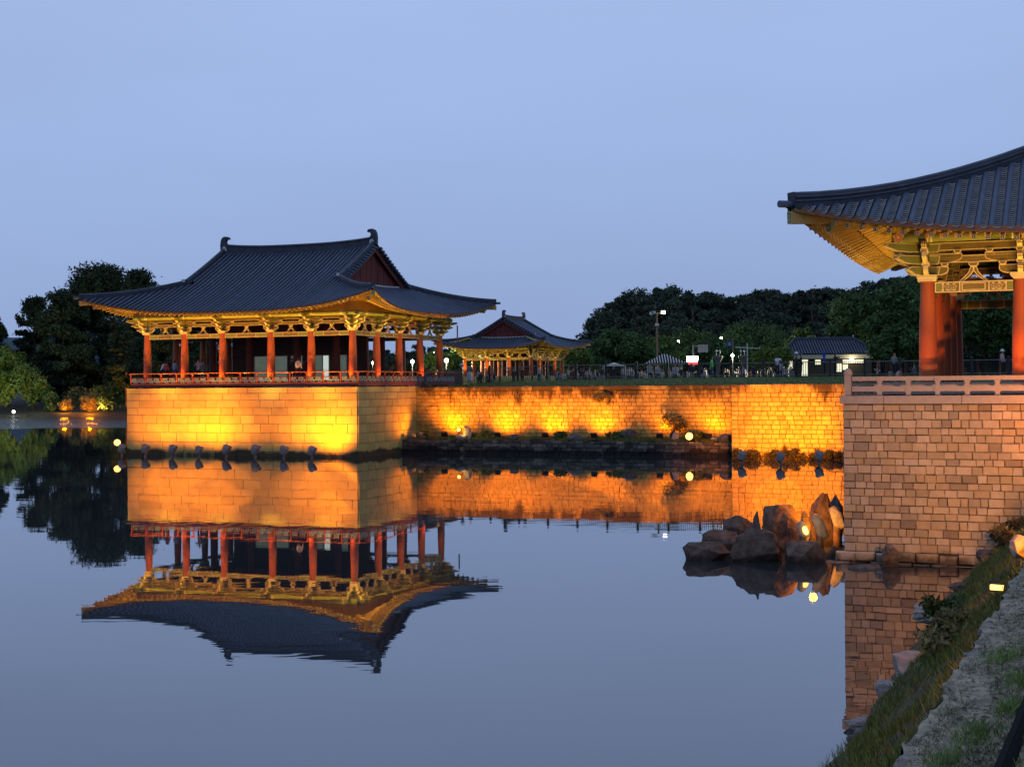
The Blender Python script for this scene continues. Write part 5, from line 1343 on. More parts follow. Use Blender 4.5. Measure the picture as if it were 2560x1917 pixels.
while x < 2600:
    t = at(x, outline(x) + 7 + 13*noise.noise((x*.028, 2, 0)) + r.uniform(-4, 6), 284 + r.uniform(-4, 4)); cw = r.uniform(1.0, 1.9); 
    PP.append(clump_points([(t.x + r.uniform(-1, 1), t.y, t.z - cw*.7, cw, cw, cw*.7), (t.x + r.uniform(-1.5, 1.5), t.y, t.z - cw*2, cw*1.2, cw, cw), (t.x + r.uniform(-1.5, 1.5), t.y, t.z - cw*3.4, cw*1.2, cw, cw)], 420)); x += r.uniform(7, 15)
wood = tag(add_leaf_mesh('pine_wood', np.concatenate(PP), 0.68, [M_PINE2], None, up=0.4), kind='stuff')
tag(TR.build('wood_trunks', M_BARKR), kind='stuff')
hm = MB()
def hf(a, b):
    x = 880 + 1760*a; yt = outline(x) + 26; t = at(x, yt, 288)
    return (t.x, 288 - 44*(1 - b), 4.0 + (t.z - 4.0)*(b**0.8))
hm.grid(hf, 90, 8); tag(hm.build('wooded_hill', mat('hill_wood', (.022, .034, .02), 1, .4, .3)), kind='structure')
for k, (px, y0, y1, Y, ln) in enumerate(((2098, 770, 858, 205, 8), (2128, 775, 860, 206, -6), (2196, 790, 868, 200, -18))):
    a, b = at(px + ln, y0, Y), at(px, y1, Y); m = MB(); m.tube([(b.x, Y, 4.4), (b.x, Y, b.z), ((a.x+b.x)/2 + .2, Y, (a.z+b.z)/2), (a.x, Y, a.z)], [.24, .22, .17, .08], 6)
    m.tube([((a.x+b.x)/2 + .2, Y, (a.z+b.z)/2), (b.x + 1.2*(1 if k else -1), Y, a.z + .6)], [.1, .04], 5)
    tg = empty('bare_pine', (b.x, Y, 4.4), 0, ('reddish bare pine trunk behind the ticket house roof, the leftmost', 'reddish bare pine trunk behind the ticket house roof, the middle one', 'leaning forked bare pine trunk right of the ticket house roof')[k], 'tree', 'bare pine trunks behind the ticket house')
    o = m.build('trunk', M_BARKR, tg); o.matrix_parent_inverse = Matrix.Translation((-b.x, -Y, -4.4))
    c2 = np.array([(a.x - b.x + r.uniform(-1.5, 1.5), r.uniform(-1, 1), a.z - 4.4 + r.uniform(-.5, 1.2), 1.5, 1.5, .7) for _ in range(6)])
    add_leaf_mesh('crown', clump_points(c2, 700), .6, [M_PINE2], tg, up=.4)
M_WEEDD = mat('dark_weed', (.028, .026, .014), .9, .3, 2, island=.4)
# planting on the ledge and ivy on the wall
def on_wall(px, py, v): u = u_of_px(px, v); c = fr(O_MAIN, u, v); return u, at(px, py, c.y).z
u, z = on_wall(1682, 1050, 6.9); c = fr(O_MAIN, u, 6.9)
lp = empty('small_pine', (c.x, c.y, 1.0), 0, 'small crooked pine with a dark trunk on the ledge before the long wall', 'tree')
m = MB(); m.tube([(0, 0, -.05), (-.1, 0, .35), (.1, 0, .8), (.15, 0, 1.3)], [.2, .16, .11, .04], 7); m.build('trunk', M_BARK, lp)
add_leaf_mesh('crown', clump_points([(0.1 + r.uniform(-.7, .6), r.uniform(-.3, .3), r.uniform(.75, 1.75), .36, .3, .22) for _ in range(11)], 1500), .16, [M_SHRUBO], lp)
u, z = on_wall(1508, 975, 7.85)
iv = empty('ivy', fr(O_MAIN, u, 7.82, z), -T, 'ragged tuft of ivy hanging over the top of the long wall', 'climbing plant')
add_leaf_mesh('foliage', clump_points([(r.uniform(-.7, .5), r.uniform(-.12, .02), r.uniform(-.85, .2), .26, .08, .2) for _ in range(14)], 800), .10, [M_SHRUBO], iv)
for k, (px, py, wd, lab) in enumerate(((1060, 1086, .9, 'scrubby bush at the left end of the ledge'), (1205, 1082, 1.2, 'dark grassy bush right of the yellow rock on the ledge'), (1400, 1088, .9, 'low bush left of the broad dark ledge rock'), (1540, 1085, 1.3, 'grassy mound of weeds before the wide brown boulder'), (1745, 1094, .8, 'weeds right of the glaring orange floodlight'), (1848, 1140, 1.5, 'dark weeds at the left end of the projecting wall foot'), (1905, 1140, 1.6, 'dark weeds between the first two floodlights of the projecting wall'), (1995, 1140, 1.7, 'wild weeds between the last two floodlights of the projecting wall'), (2070, 1140, 1.4, 'dark weeds at the right end of the projecting wall'))):
    v = 6.9 if px < 1840 else 3.2; u = u_of_px(px, v); c = fr(O_MAIN, u, v, 0.95 if px < 1840 else 0.05)
    b_ = empty('weed_bush', c, 0, lab, 'shrub', 'weeds along the foot of the walls')
    add_leaf_mesh('foliage', clump_points([(r.uniform(-wd*.5, wd*.5), r.uniform(-.3, .3), r.uniform(.05, .45), .25, .22, .2) for _ in range(9)], 1100), .15, [M_GRASS if px < 1840 else M_WEEDD], b_, up=.6)
# dry weeds at the end of the bank
for k, (y_, t_, wd, lab, lm_) in enumerate(((33.2, .6, .7, 'tangle of dry brown weeds where the bank meets the near wall', mat('brown_weed', (.07, .05, .022), .9, .3, 3, island=.4)), (30.0, .55, 1.1, 'reddish dry weeds on the far part of the near bank', MATS['brown_weed']), (24.0, .78, .55, 'dark green bush halfway along the near bank waterline', M_LEAF), (18.5, .55, .6, 'yellow lit weeds low on the near bank', M_SHRUBO))):
    p = bank(y_, t_); b_ = empty('bank_weeds', p, 0, lab, 'weeds', 'weeds on the near bank')
    add_leaf_mesh('foliage', clump_points([(r.uniform(-wd*.5, wd*.5), r.uniform(-wd*.6, wd*.6), r.uniform(0, .35), .2, .25, .16) for _ in range(10)], 1300), .10, [lm_], b_, up=.7)

# ------------------------------------------------------------------ fences
fence = empty('iron_fence', fr(O_MAIN, -.87, 19.7, lz(-.87, 19.7)), -T, 'long dark iron fence with evenly spaced posts along the crest of the lawn', 'fence')
pmb = MB(); pmb.box(0, 0, .58, .15, .15, 1.30); pmb.lathe([(.10, 0), (.09, .04), (.03, .1), (.001, .11)], 8, (0, 0, 1.23), cap=False); fpm = pmb.mesh('post', M_IRON)
bmb = MB(); bmb.box(0, 0, .54, .028, .028, 1.0); bmb.lathe([(.024, 0), (.001, .09)], 5, (0, 0, 1.04), cap=False); fbm = bmb.mesh('baluster', M_IRON)
z0f = lz(-.87, 19.7); NB = 14; SP = 2.42
for k in range(20):
    u = -.87 + SP*k; zz = lz(u, 19.7) - z0f
    link('post', fpm, fence, (SP*k, 0, zz))
    z1 = lz(u + SP, 19.7) - z0f
    for nm, hz, rr in (('rail', 1.06, .026), ('rail', .16, .02)):
        m = MB(); m.bar((SP*k + .07, 0, zz + hz), (SP*(k+1) - .07, 0, z1 + hz), rr*2, rr*2); m.build(nm, M_IRONR, fence)
    for j in range(NB):
        f = (j + 1)/(NB + 1); link('baluster', fbm, fence, (SP*(k + f), 0, zz + (z1 - zz)*f))
    # globe on the first post is a lamp of its own
gl = empty('globe_lamp', fr(O_MAIN, -.87, 19.7, z0f + 1.33), 0, 'white globe lamp on top of the leftmost iron fence post', 'lamp')
m = MB(); m.lathe([(.02, -.02), (.14, .05), (.19, .15), (.16, .26), (.02, .32)], 12, cap=False); m.build('globe', M_LIME, gl); 
m = MB(); m.lathe([(.07, -.08), (.05, 0)], 8); m.build('collar', M_IRON, gl)
pick = empty('picket_fence', fr(O_MAIN, .9, 9.3, 4.6), 0, 'close set brown picket fence between the large pavilion and the iron fence', 'fence')
a, b = fr(O_MAIN, .95, 9.0, 4.58), fr(O_MAIN, -.75, 19.5, 4.72); org = fr(O_MAIN, .9, 9.3, 4.6)
M_PICK = mat('picket_brown', (0.10, 0.075, 0.065), 0.8, 0.2, 5)
km = MB(); km.box(0, 0, .6, .055, .03, 1.22); kmesh = km.mesh('picket', M_PICK); ang = math.atan2((b-a).y, (b-a).x)
for i in range(74):
    p = a.lerp(b, i/73) - org; link('picket', kmesh, pick, p, ang)
for hz in (.25, .95):
    m = MB(); m.bar(a - org + Vector((.03, .03, hz)), b - org + Vector((.03, .03, hz)), .04, .07); m.build('rail', M_PICK, pick)
m = MB(); m.box(0, 0, 0, .9, .1, .95); m.build('end_panel', M_REDDK, pick, fr(O_MAIN, .75, 8.6, 5.05) - org, ang)

# ------------------------------------------------------------------ ticket house, kiosk, poles and signs
th0 = at(1952, 905, 150); th1 = at(2192, 905, 150)
hw = (th1.x - th0.x)/2; hc = (th0.x + th1.x)/2
house = empty('ticket_house', (hc, 150, 4.3), 0, 'low house with a tiled hip roof and lit windows behind the iron fence', 'house')
zr_, ze = at(2070, 849, 153).z - 4.3, at(2070, 884, 148).z - 4.3
m = MB(); m.box(0, 2.2, ze/2, hw*1.80, 4.0, ze - .3); m.build('wall', M_DKP, house)
m = MB(); m.box(0, .0, ze - .28, hw*1.92, 1.0, .42); m.build('fascia', mat('house_fascia', (.42, .38, .27), .8, .1, 3), house)
er = [(-hw, -.6, ze), (hw, -.6, ze), (hw, 5.2, ze), (-hw, 5.2, ze), (-hw*.62, 2.3, zr_), (hw*.62, 2.3, zr_)]
m = MB(); m.add(er, [(0, 1, 5, 4), (1, 2, 5), (2, 3, 4, 5), (3, 0, 4), (0, 3, 2, 1)]); m.build('roof', M_TILEBED, house)
nt_ = 34
for i in range(nt_):
    x = -hw + 2*hw*(i + .5)/nt_; f = 1 if abs(x) < hw*.62 else (hw - abs(x))/(hw*.38)
    if f < .06: continue
    m = MB(); m.sweep([(x, -.62, ze + .02), (x, -.6 + 2.9*f*.5, ze + (zr_ - ze)*f*.47), (x, -.6 + 2.9*f, ze + (zr_ - ze)*f)], [(.075*math.cos(k*math.pi/4), .075*math.sin(k*math.pi/4)) for k in range(5)], closed=False, smooth=True, caps=False); m.build('cover_tile_row', M_TILE, house)
for p0, p1 in ((er[4], er[5]), (er[4], er[0]), (er[5], er[1])):
    m = MB(); m.sweep([p0, ((p0[0]+p1[0])/2, (p0[1]+p1[1])/2, (p0[2]+p1[2])/2), p1], [(-.12, 0), (.12, 0), (.12, .2), (.04, .26), (-.04, .26), (-.12, .2)], sideways=Vector((0, 1, 0))); m.build('roof_ridge', M_RIDGE, house)
for e in (er[4], er[5]): m = MB(); m.box(e[0], e[1], e[2] + .3, .1, .1, .35); m.build('ridge_ornament', M_LIME, house)
M_WIN = mat('lit_window', (.7, .68, .5), .5, .2, 3, emit=(.95, .92, .62), estr=.85)
for i, (p0, p1, y0, y1) in enumerate(((1969, 1983, 902, 940), (2002, 2021, 898, 940), (2038, 2053, 898, 912), (2090, 2106, 908, 930), (2107, 2160, 898, 908), (2107, 2121, 910, 925))):
    a, b = at(p0, y1, 150), at(p1, y0, 150); m = MB(); m.box(0, 0, 0, b.x - a.x, .06, b.z - a.z); o = m.build('window', M_WIN, house, ((a.x+b.x)/2 - hc, .16, (a.z+b.z)/2 - 4.3))
    f = MB()
    for sx in (-1, 1): f.box(sx*(b.x - a.x)/2, -.03, 0, .06, .06, b.z - a.z + .06)
    for sz in (-1, 1): f.box(0, -.03, sz*(b.z - a.z)/2, b.x - a.x, .06, .06)
    f.build('window_frame', M_DKP, o)
p = at(2132, 899, 149.2); point((p.x, p.y - .3, p.z), 60, (1, .9, .6), .1)
m = MB(); m.lathe([(.01, -.2), (.2, -.1), (.2, .12), (.01, .2)], 10, cap=False); m.build('wall_lamp', M_GLOWW, house, (p.x - hc, -.35, p.z - 4.3))
kc = at(1661, 908, 140); kiosk = empty('tiled_kiosk', (kc.x, 140, 4.3), 0, 'small kiosk with a striped tiled hip roof, left of the glowing sign', 'kiosk')
khw = 48*140/FPX*1.05; kz0, kz1 = at(1661, 909, 140).z - 4.3, at(1657, 887, 140).z - 4.3
kv = [(-khw, -khw*.7, kz0), (khw, -khw*.7, kz0), (khw, khw*.7, kz0), (-khw, khw*.7, kz0), (-khw*.12, 0, kz1), (khw*.12, 0, kz1)]
m = MB(); m.add(kv, [(0, 1, 5, 4), (1, 2, 5), (2, 3, 4, 5), (3, 0, 4), (0, 3, 2, 1)]); m.build('roof', M_TILEBED, kiosk)
for i in range(15):
    x = -khw + 2*khw*(i + .5)/15; f = 1 if abs(x) < khw*.12 else (khw - abs(x))/(khw*.88)
    m = MB(); m.bar((x, -khw*.7, kz0 + .04), (x*1.0, -khw*.7*(1 - f), kz0 + (kz1 - kz0)*f + .04), .09, .09); m.build('tile_row', M_LIME, kiosk)
for sx in (-1, 1):
    for sy in (-1, 1): m = MB(); m.tube([(sx*khw*.8, sy*khw*.5, 0), (sx*khw*.8, sy*khw*.5, kz0)], .08, 6); m.build('post', M_LIME, kiosk)
kc = at(1535, 907, 138); tent = empty('canopy_tent', (kc.x, 138, 4.3), 0, 'pale low canopy tent behind the fence, right of the far pavilion', 'canopy')
hw2 = 28*138/FPX; z0 = at(1535, 915, 138).z - 4.3; z1 = at(1535, 906, 138).z - 4.3
m = MB(); m.add([(-hw2, -hw2, z0), (hw2, -hw2, z0), (hw2, hw2, z0), (-hw2, hw2, z0), (0, 0, z1)], [(0, 1, 4), (1, 2, 4), (2, 3, 4), (3, 0, 4)]); m.build('canopy', M_LIME, tent)
for sx in (-1, 1):
    for sy in (-1, 1): m = MB(); m.tube([(sx*hw2*.95, sy*hw2*.95, 0), (sx*hw2*.95, sy*hw2*.95, z0)], .05, 6); m.build('post', M_LIME, tent)
def pole_thing(name, px, ytop, Y, label, cat, rad=.08, mt=M_IRONR):
    t = at(px, ytop, Y); root = empty(name, (t.x, Y, 4.3), 0, label, cat); h = t.z - 4.3
    m = MB(); m.tube([(0, 0, 0), (0, 0, h*.5), (0, 0, h)], [rad*1.2, rad, rad*.8], 8); m.build('pole', mt, root); return root, h
M_WARMPOLE = mat('wood_pole', (.22, .14, .08), .8, .2, 4)
rt, h = pole_thing('light_mast', 1642, 781, 160, 'tall brown light mast with white floodlight heads on a crossarm', 'light mast', .13, M_WARMPOLE)
m = MB(); m.bar((-.7, 0, h - .1), (.75, 0, h - .1), .1, .1); m.build('crossarm', M_WARMPOLE, rt)
for i, (x, dz, mt) in enumerate(((-.62, 0, M_LIME), (-.35, .1, M_LIME), (.72, .1, M_GLOWW), (0, -1.3, M_LIME))):
    m = MB(); m.box(x, -.12, h + dz - .1, .42, .25, .32); m.build('floodlight_head', mt, rt)
rt, h = pole_thing('sign_post', 1733, 861, 130, 'grey post holding a glowing white and red display board', 'illuminated sign', .1)
M_SIGNW = mat('led_white', (1, .95, .9), .4, emit=(1, .93, .85), estr=2.5); M_SIGNR = mat('led_red', (1, .05, .05), .4, emit=(1, .04, .05), estr=4)
a, b = at(1716, 905, 130), at(1745, 890, 130); m = MB(); m.box((a.x+b.x)/2 - rt.location.x, -.15, (a.z+b.z)/2 - 4.3, b.x - a.x, .12, b.z - a.z); m.build('display', M_SIGNW, rt)
a, b = at(1720, 911, 130), at(1744, 906, 130); m = MB(); m.box((a.x+b.x)/2 - rt.location.x, -.15, (a.z+b.z)/2 - 4.3, b.x - a.x, .12, b.z - a.z); m.build('red_strip', M_SIGNR, rt)
a, b = at(1745, 881, 130), at(1770, 861, 130); m = MB(); m.box((a.x+b.x)/2 - rt.location.x, .1, (a.z+b.z)/2 - 4.3, b.x - a.x, .06, b.z - a.z); m.build('grey_panel', mat('sign_grey', (.16, .17, .2), .7), rt)
m = MB(); m.bar((0, .05, h - .15), (b.x - rt.location.x, .05, h - .15), .07, .07); m.build('bracket_arm', M_IRONR, rt)
rt, h = pole_thing('sign_post', 1832, 846, 170, 'brown post carrying a blue road sign, right of the broad dark tree', 'road sign', .1, M_WARMPOLE)
a, b = at(1816, 866, 170), at(1830, 853, 170); m = MB(); m.box((a.x+b.x)/2 - rt.location.x, -.1, (a.z+b.z)/2 - 4.3, b.x - a.x, .06, b.z - a.z); m.build('sign_panel', mat('sign_blue', (.03, .07, .22), .6), rt)
m = MB(); m.box((a.x+b.x)/2 - rt.location.x, -.14, (a.z+b.z)/2 - 4.3 - .1, (b.x - a.x)*.5, .01, .08); m.box((a.x+b.x)/2 - rt.location.x, -.14, (a.z+b.z)/2 - 4.3 + .1, (b.x - a.x)*.3, .01, .08); m.build('sign_marks', M_LIME, rt)
rt, h = pole_thing('signal_pole', 1868, 858, 165, 'thin grey pole with a long horizontal arm left of the ticket house', 'pole', .08, M_LIME)
a, b = at(1838, 868, 165), at(1902, 871, 165); m = MB(); m.bar((a.x - rt.location.x, 0, a.z - 4.3), (b.x - rt.location.x, 0, b.z - 4.3), .1, .1); m.box(b.x - rt.location.x, 0, b.z - 4.3, .3, .2, .5); m.build('arm', M_LIME, rt)
for px, py, Y, rr, lab, tall in ((1831, 889, 120, .13, 'white globe street lamp glowing above the middle of the fence', 1), (1116, 901, 190, .30, 'brightest street lamp, right of the last pavilion column', 1), (1031, 904, 190, .26, 'street lamp glowing between the third and fourth side columns', 1), (932, 907, 200, .18, 'small street lamp glowing beside the second side column', 1), (1084, 882, 215, .2, 'high street lamp left of the last pavilion column', 1), (1803, 845, 200, .18, 'street lamp glowing in the trees above the blue road sign', 1), (1696, 853, 200, .15, 'faint street lamp in the trees right of the light mast', 1), (1147, 879, 215, .12, 'tiny yellow lamp in the foliage over the fence', 1)):
    t = at(px, py, Y); root = empty('street_lamp', (t.x, Y, 4.3), 0, lab, 'street lamp', 'lit street lamps behind the lawn')
    m = MB(); m.tube([(0, 0, 0), (0, 0, t.z - 4.3 - rr*.8)], [.09, .06], 7); m.build('pole', M_IRON, root)
    m = MB(); m.lathe([(.01, -rr), (rr*.7, -rr*.7), (rr, 0), (rr*.7, rr*.7), (.01, rr)], 12, cap=False); m.build('globe', M_GLOWW, root, (0, 0, t.z - 4.3))
    point((t.x, Y - rr*1.6, t.z), 4800*(rr/.3)**1.5, (1, .95, .6), .3)
for px, lab in ((1795, 'dark stone lantern post with two white bulbs right of the green vested person'), (1857, 'dark stone lantern post with two white bulbs near the thin grey pole')):
    t = at(px, 893, 118); root = empty('lantern_post', (t.x, 118, 4.4), 0, lab, 'lantern', 'stone lantern posts behind the fence'); h = t.z - 4.4
    m = MB(); m.lathe([(.2, 0), (.16, h - .5), (.34, h - .1), (.42, h + .05), (.34, h + .15)], 10); m.build('post', M_ROCKG, root)
    for s in (-1, 1):
        m = MB(); m.tube([(s*.13, 0, h + .1), (s*.15, 0, h + .42)], .03, 5); m.lathe([(.01, 0), (.09, .08), (.09, .16), (.01, .22)], 8, (s*.15, 0, h + .4), cap=False); m.build('bulb', M_LIME, root)
# ------------------------------------------------------------------ people
M_SKIN = mat('skin', (.40, .24, .17), .6); M_HAIR = mat('hair', (.012, .01, .009), .6)
def cloth(n, c): return mat(n, c, .85, .12, 8)
def person_mesh(shirt, pants, hair=None, pose='stand', skirt=False, long_sleeve=True):
    nodes = {'pel': (0, 0, .92, .135, .10), 'sp': (0, .01, 1.12, .125, .09), 'ch': (0, 0, 1.30, .155, .10), 'nk': (0, -.01, 1.43, .055, .055), 'hd': (0, -.02, 1.55, .085, .10), 'ht': (0, -.01, 1.66, .075, .085),
             'shl': (-.17, 0, 1.37, .06, .06), 'ell': (-.22, -.02, 1.10, .045, .045), 'hal': (-.20, -.12, .88, .035, .04), 'shr': (.17, 0, 1.37, .06, .06), 'elr': (.22, -.02, 1.10, .045, .045), 'har': (.20, -.12, .88, .035, .04),
             'hil': (-.09, 0, .86, .09, .09), 'knl': (-.10, -.01, .48, .062, .062), 'anl': (-.10, .02, .09, .045, .045), 'tol': (-.11, -.14, .04, .04, .03), 'hir': (.09, 0, .86, .09, .09), 'knr': (.10, -.01, .48, .062, .062), 'anr': (.10, .02, .09, .045, .045), 'tor': (.11, -.14, .04, .04, .03)}
    if pose == 'camera':
        nodes['ell'] = (-.26, -.16, 1.22, .045, .045); nodes['hal'] = (-.07, -.30, 1.45, .035, .04); nodes['elr'] = (.26, -.16, 1.22, .045, .045); nodes['har'] = (.07, -.30, 1.45, .035, .04)
    if pose == 'lean':
        for k in ('sp', 'ch', 'nk', 'hd', 'ht', 'shl', 'shr'):
            x, y, z, a, b = nodes[k]; f = (z - .92)/.74; nodes[k] = (x, y - .34*f, z - .10*f, a, b)
        for s, k1, k2 in ((-1, 'ell', 'hal'), (1, 'elr', 'har')): nodes[k1] = (s*.24, -.36, 1.05, .045, .045); nodes[k2] = (s*.16, -.52, .95, .035, .04)
    if pose == 'sit':
        for k in ('knl', 'knr'): x, y, z, a, b = nodes[k]; nodes[k] = (x, -.42, .88, a, b)
        for k in ('anl', 'anr'): x, y, z, a, b = nodes[k]; nodes[k] = (x, -.44, .48, a, b)
        for k in ('tol', 'tor'): x, y, z, a, b = nodes[k]; nodes[k] = (x, -.58, .42, a, b)
    edges = [('pel', 'sp'), ('sp', 'ch'), ('ch', 'nk'), ('nk', 'hd'), ('hd', 'ht'), ('ch', 'shl'), ('shl', 'ell'), ('ell', 'hal'), ('ch', 'shr'), ('shr', 'elr'), ('elr', 'har'), ('pel', 'hil'), ('hil', 'knl'), ('knl', 'anl'), ('anl', 'tol'), ('pel', 'hir'), ('hir', 'knr'), ('knr', 'anr'), ('anr', 'tor')]
    keys = list(nodes); me = bpy.data.meshes.new('skeleton'); me.from_pydata([nodes[k][:3] for k in keys], [(keys.index(a), keys.index(b)) for a, b in edges], [])
    ob = bpy.data.objects.new('skeleton', me); COL.objects.link(ob)
    sk = ob.modifiers.new('skin', 'SKIN'); sk.use_smooth_shade = True
    if not me.skin_vertices: me.skin_vertices.new()
    for i, k in enumerate(keys): me.skin_vertices[0].data[i].radius = nodes[k][3:]; me.skin_vertices[0].data[i].use_root = (k == 'pel')
    sub = ob.modifiers.new('sub', 'SUBSURF'); sub.levels = sub.render_levels = 1
    dg = bpy.context.evaluated_depsgraph_get(); out_ = bpy.data.meshes.new_from_object(ob.evaluated_get(dg)); out_.name = 'person'
    bpy.data.objects.remove(ob)
    out_.materials.clear()
    for m in (shirt, pants, M_SKIN, hair or M_HAIR): out_.materials.append(m)
    reg = {('hd', 'ht'): 2, ('nk', 'hd'): 2, ('ell', 'hal'): 0 if long_sleeve else 2, ('elr', 'har'): 0 if long_sleeve else 2, ('pel', 'hil'): 1, ('hil', 'knl'): 1, ('knl', 'anl'): 1, ('anl', 'tol'): 3, ('pel', 'hir'): 1, ('hir', 'knr'): 1, ('knr', 'anr'): 1, ('anr', 'tor'): 3}
    segs = [(Vector(nodes[a][:3]), Vector(nodes[b][:3]), reg.get((a, b), 0), b) for a, b in edges]
    for pl in out_.polygons:
        c = pl.center; best = (9, 0, '')
        for a, b, g_, nm in segs:
            d = b - a; t = max(0, min(1, (c - a).dot(d)/d.length_squared)); q = (a + d*t - c).length
            if q < best[0]: best = (q, g_, nm)
        g_ = best[1]
        if g_ == 2 and best[2] in ('hd', 'ht'):
            hd = Vector(nodes['hd'][:3])
            if c.z > hd.z + .07 or (c.y > hd.y + .01 and c.z > hd.z - .09): g_ = 3
        pl.material_index = g_
    return out_
def person(loc, rz, mesh, label, group, h=1.0, extra=None):
    o = link('person', mesh, None, loc, rz); o.scale = (h, h, h); tag(o, label, 'person', group)
    if extra: e = extra(); e.parent = o
    return o
def hat(mt):
    m = MB(); m.lathe([(.19, 0), (.19, .015), (.115, .03), (.11, .11), (.06, .15), (.001, .155)], 12, cap=False); return m.build('hat', mt, None, (0, -.015, 1.61))
def hood(mt):
    m = MB(); m.lathe([(.10, -.16), (.125, -.05), (.13, .06), (.10, .15), (.001, .2)], 12, cap=False); return m.build('hood', mt, None, (0, .015, 1.56))
def skirt(mt):
    m = MB(); m.lathe([(.15, 0), (.19, -.15), (.27, -.72)], 14, cap=False); return m.build('skirt', mt, None, (0, 0, 1.0))
c_w, c_red, c_lil, c_gr, c_dk, c_pink = cloth('cloth_white', (.55, .55, .55)), cloth('cloth_red', (.42, .07, .07)), cloth('cloth_lilac', (.24, .25, .34)), cloth('cloth_grey', (.2, .19, .19)), cloth('cloth_dark', (.015, .016, .02)), cloth('cloth_pink', (.42, .33, .31))
c_g2 = cloth('cloth_pale', (.28, .28, .29)); c_green, c_blue, c_olive, c_jean = cloth('vest_green', (.12, .65, .12)), cloth('rain_blue', (.03, .05, .24)), cloth('jacket_olive', (.025, .035, .025)), cloth('jeans', (.05, .07, .13))
GP = 'visitors in the large pavilion'
dk = FL
def pp(px, v): return fr(O_MAIN, u_of_px(px, v), v, dk)
person(pp(404, 1.4), -T + 2.6, person_mesh(c_w, c_dk, pose='lean'), 'person in a white shirt bending forward beside the red shirted visitor', GP, .97)
person(pp(416, 1.0), -T + 3.0, person_mesh(c_red, c_dk), 'person in a red top standing behind the left part of the pavilion rail', GP, .92)
person(pp(437, 1.2), -T + 3.1, person_mesh(c_lil, c_jean), 'person in a lilac top right of the red shirted visitor', GP, .95)
person(pp(496, 1.0), -T + 0.4, person_mesh(c_pink, c_dk, pose='camera'), 'person in a pale pink top holding a phone up in the pavilion', GP, .95)
person(pp(506, 1.5), -T + 2.9, person_mesh(c_gr, c_gr), 'person in grey behind the one holding up a phone', GP, .98)
person(fr(O_MAIN, u_of_px(742, -.70), -.50, dk + 0.02), -T + 3.1, person_mesh(c_pink, c_dk, pose='stand'), 'person in a white top and dark shorts by the rail between two columns', GP, .93)
person(pp(731, .8), -T + 3.0, person_mesh(c_dk, c_dk), 'person all in black left of the white topped visitor at the rail', GP, .96)
person(pp(757, .8), -T + 2.7, person_mesh(c_dk, c_dk, pose='lean'), 'person in black leaning right of the white topped visitor', GP, .98)
GF = 'people standing near the iron fence'
def lawn_p(px, v): u = u_of_px(px, v); return fr(O_MAIN, u, v, lz(u, v))
person(lawn_p(1174, 21.3), -T + 3.0, person_mesh(c_gr, c_w), 'person with a long white skirt behind the left end of the iron fence', GF, 1.0, lambda: skirt(c_w))
person(lawn_p(1780, 23.5), -T + 2.0, person_mesh(c_green, c_jean), 'person in a bright green vest behind the fence', GF, 1.04)
person(lawn_p(1944, 21.0), -T + 2.9, person_mesh(c_w, c_dk, pose='camera'), 'person in a striped dark top with raised hands behind the fence', GF, .97)
person(lawn_p(1991, 19.0), -T + 1.9, person_mesh(c_olive, c_dk), 'person in a white cap and dark olive jacket in front of the ticket house', GF, 1.05, lambda: hat(c_w))
person(lawn_p(2003, 18.9), -T + 1.7, person_mesh(c_dk, c_dk), 'person in dark clothes next to the white capped one', GF, 1.03)
person(lawn_p(2061, 21.0), -T + 1.6, person_mesh(c_blue, c_dk), 'person in a blue hooded raincoat by the fence', GF, 1.06, lambda: hood(c_blue))
person(lawn_p(2088, 20.9), -T + 2.2, person_mesh(c_dk, c_dk, pose='camera'), 'person in black holding a camera right of the blue raincoat', GF, 1.02)
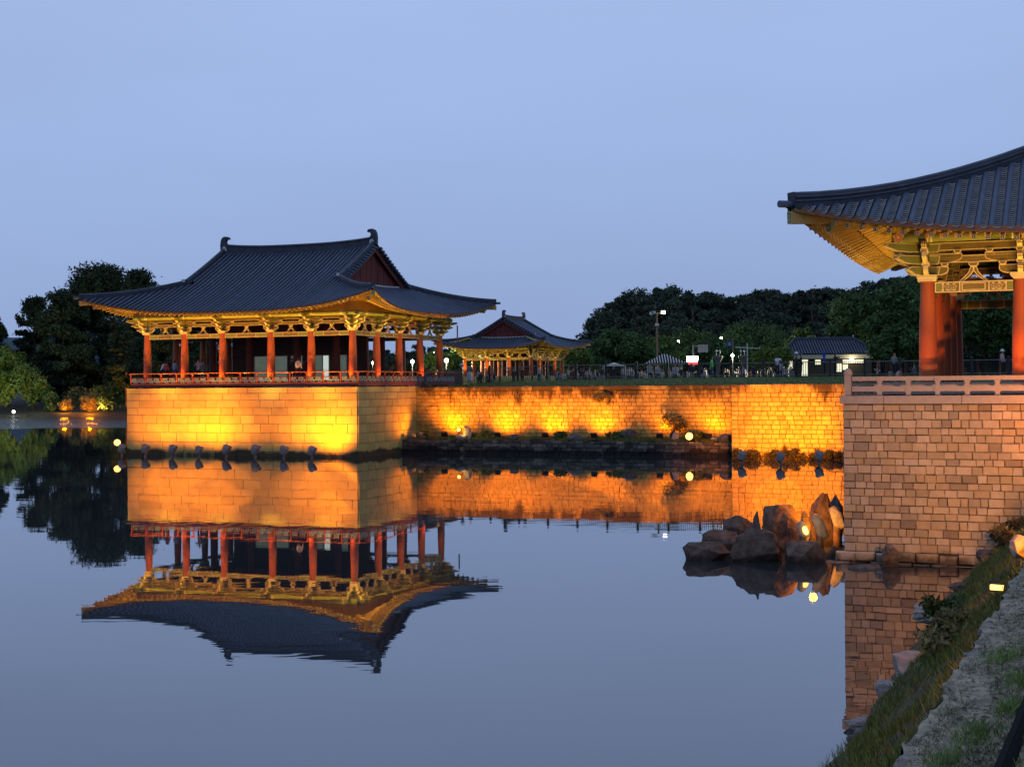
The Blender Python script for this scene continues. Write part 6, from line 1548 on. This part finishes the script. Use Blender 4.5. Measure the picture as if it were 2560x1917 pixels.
person(lawn_p(2506, 20.8), -T + 1.2, person_mesh(c_pink, c_dk), 'person in a pale sun hat behind the fence, between the near columns', GF, 1.03, lambda: hat(c_w))
person(lawn_p(2236, 22.0), -T + 2.6, person_mesh(c_gr, c_dk, hair=cloth('hair_red', (.35, .12, .04))), 'red haired person behind the fence left of the near column', GF, 1.02)
# the seated crowd beyond the fence reads as one mass
CR = []; base_ms = [person_mesh(c_g2, c_dk), person_mesh(c_gr, c_jean), person_mesh(c_pink, c_dk, pose='camera'), person_mesh(c_dk, c_gr), person_mesh(c_lil, c_dk), person_mesh(cloth('cloth_maroon', (.10, .03, .03)), c_dk), person_mesh(c_dk, c_dk), person_mesh(c_gr, c_dk)]
mats_c = [c_w, c_g2, c_dk, M_SKIN, M_HAIR, c_gr, c_jean, c_pink, c_lil, MATS['cloth_maroon']]
VV, FF_, MM = [], [], []; base = 0
geo_c = []
for me in base_ms:
    v = np.empty(len(me.vertices)*3); me.vertices.foreach_get('co', v); geo_c.append((v.reshape(-1, 3), [tuple(p.vertices) for p in me.polygons], [mats_c.index(me.materials[p.material_index]) for p in me.polygons]))
r = random.Random(5)
for i in range(150):
    v_ = r.uniform(28, 46); px = r.uniform(1400, 1985) if r.random() < .86 else (r.uniform(1190, 1400) if r.random() < .6 else r.uniform(2150, 2330)); u = u_of_px(px, v_); p = fr(O_MAIN, u, v_, lz(u, v_) - r.uniform(0, .12))
    V, F, Mi = geo_c[r.randrange(8)]; a = r.uniform(0, 6.3); s = r.uniform(.88, 1.06); ca, sa = math.cos(a)*s, math.sin(a)*s
    VV.append(np.stack([V[:, 0]*ca - V[:, 1]*sa + p.x, V[:, 0]*sa + V[:, 1]*ca + p.y, V[:, 2]*s + p.z], 1)); FF_ += [tuple(k + base for k in f) for f in F]; MM += Mi; base += len(V)
me = bpy.data.meshes.new('crowd'); me.from_pydata(np.concatenate(VV).tolist(), [], FF_)
for m in mats_c: me.materials.append(m)
me.polygons.foreach_set('material_index', MM); me.update(); tag(link('crowd', me), kind='stuff')
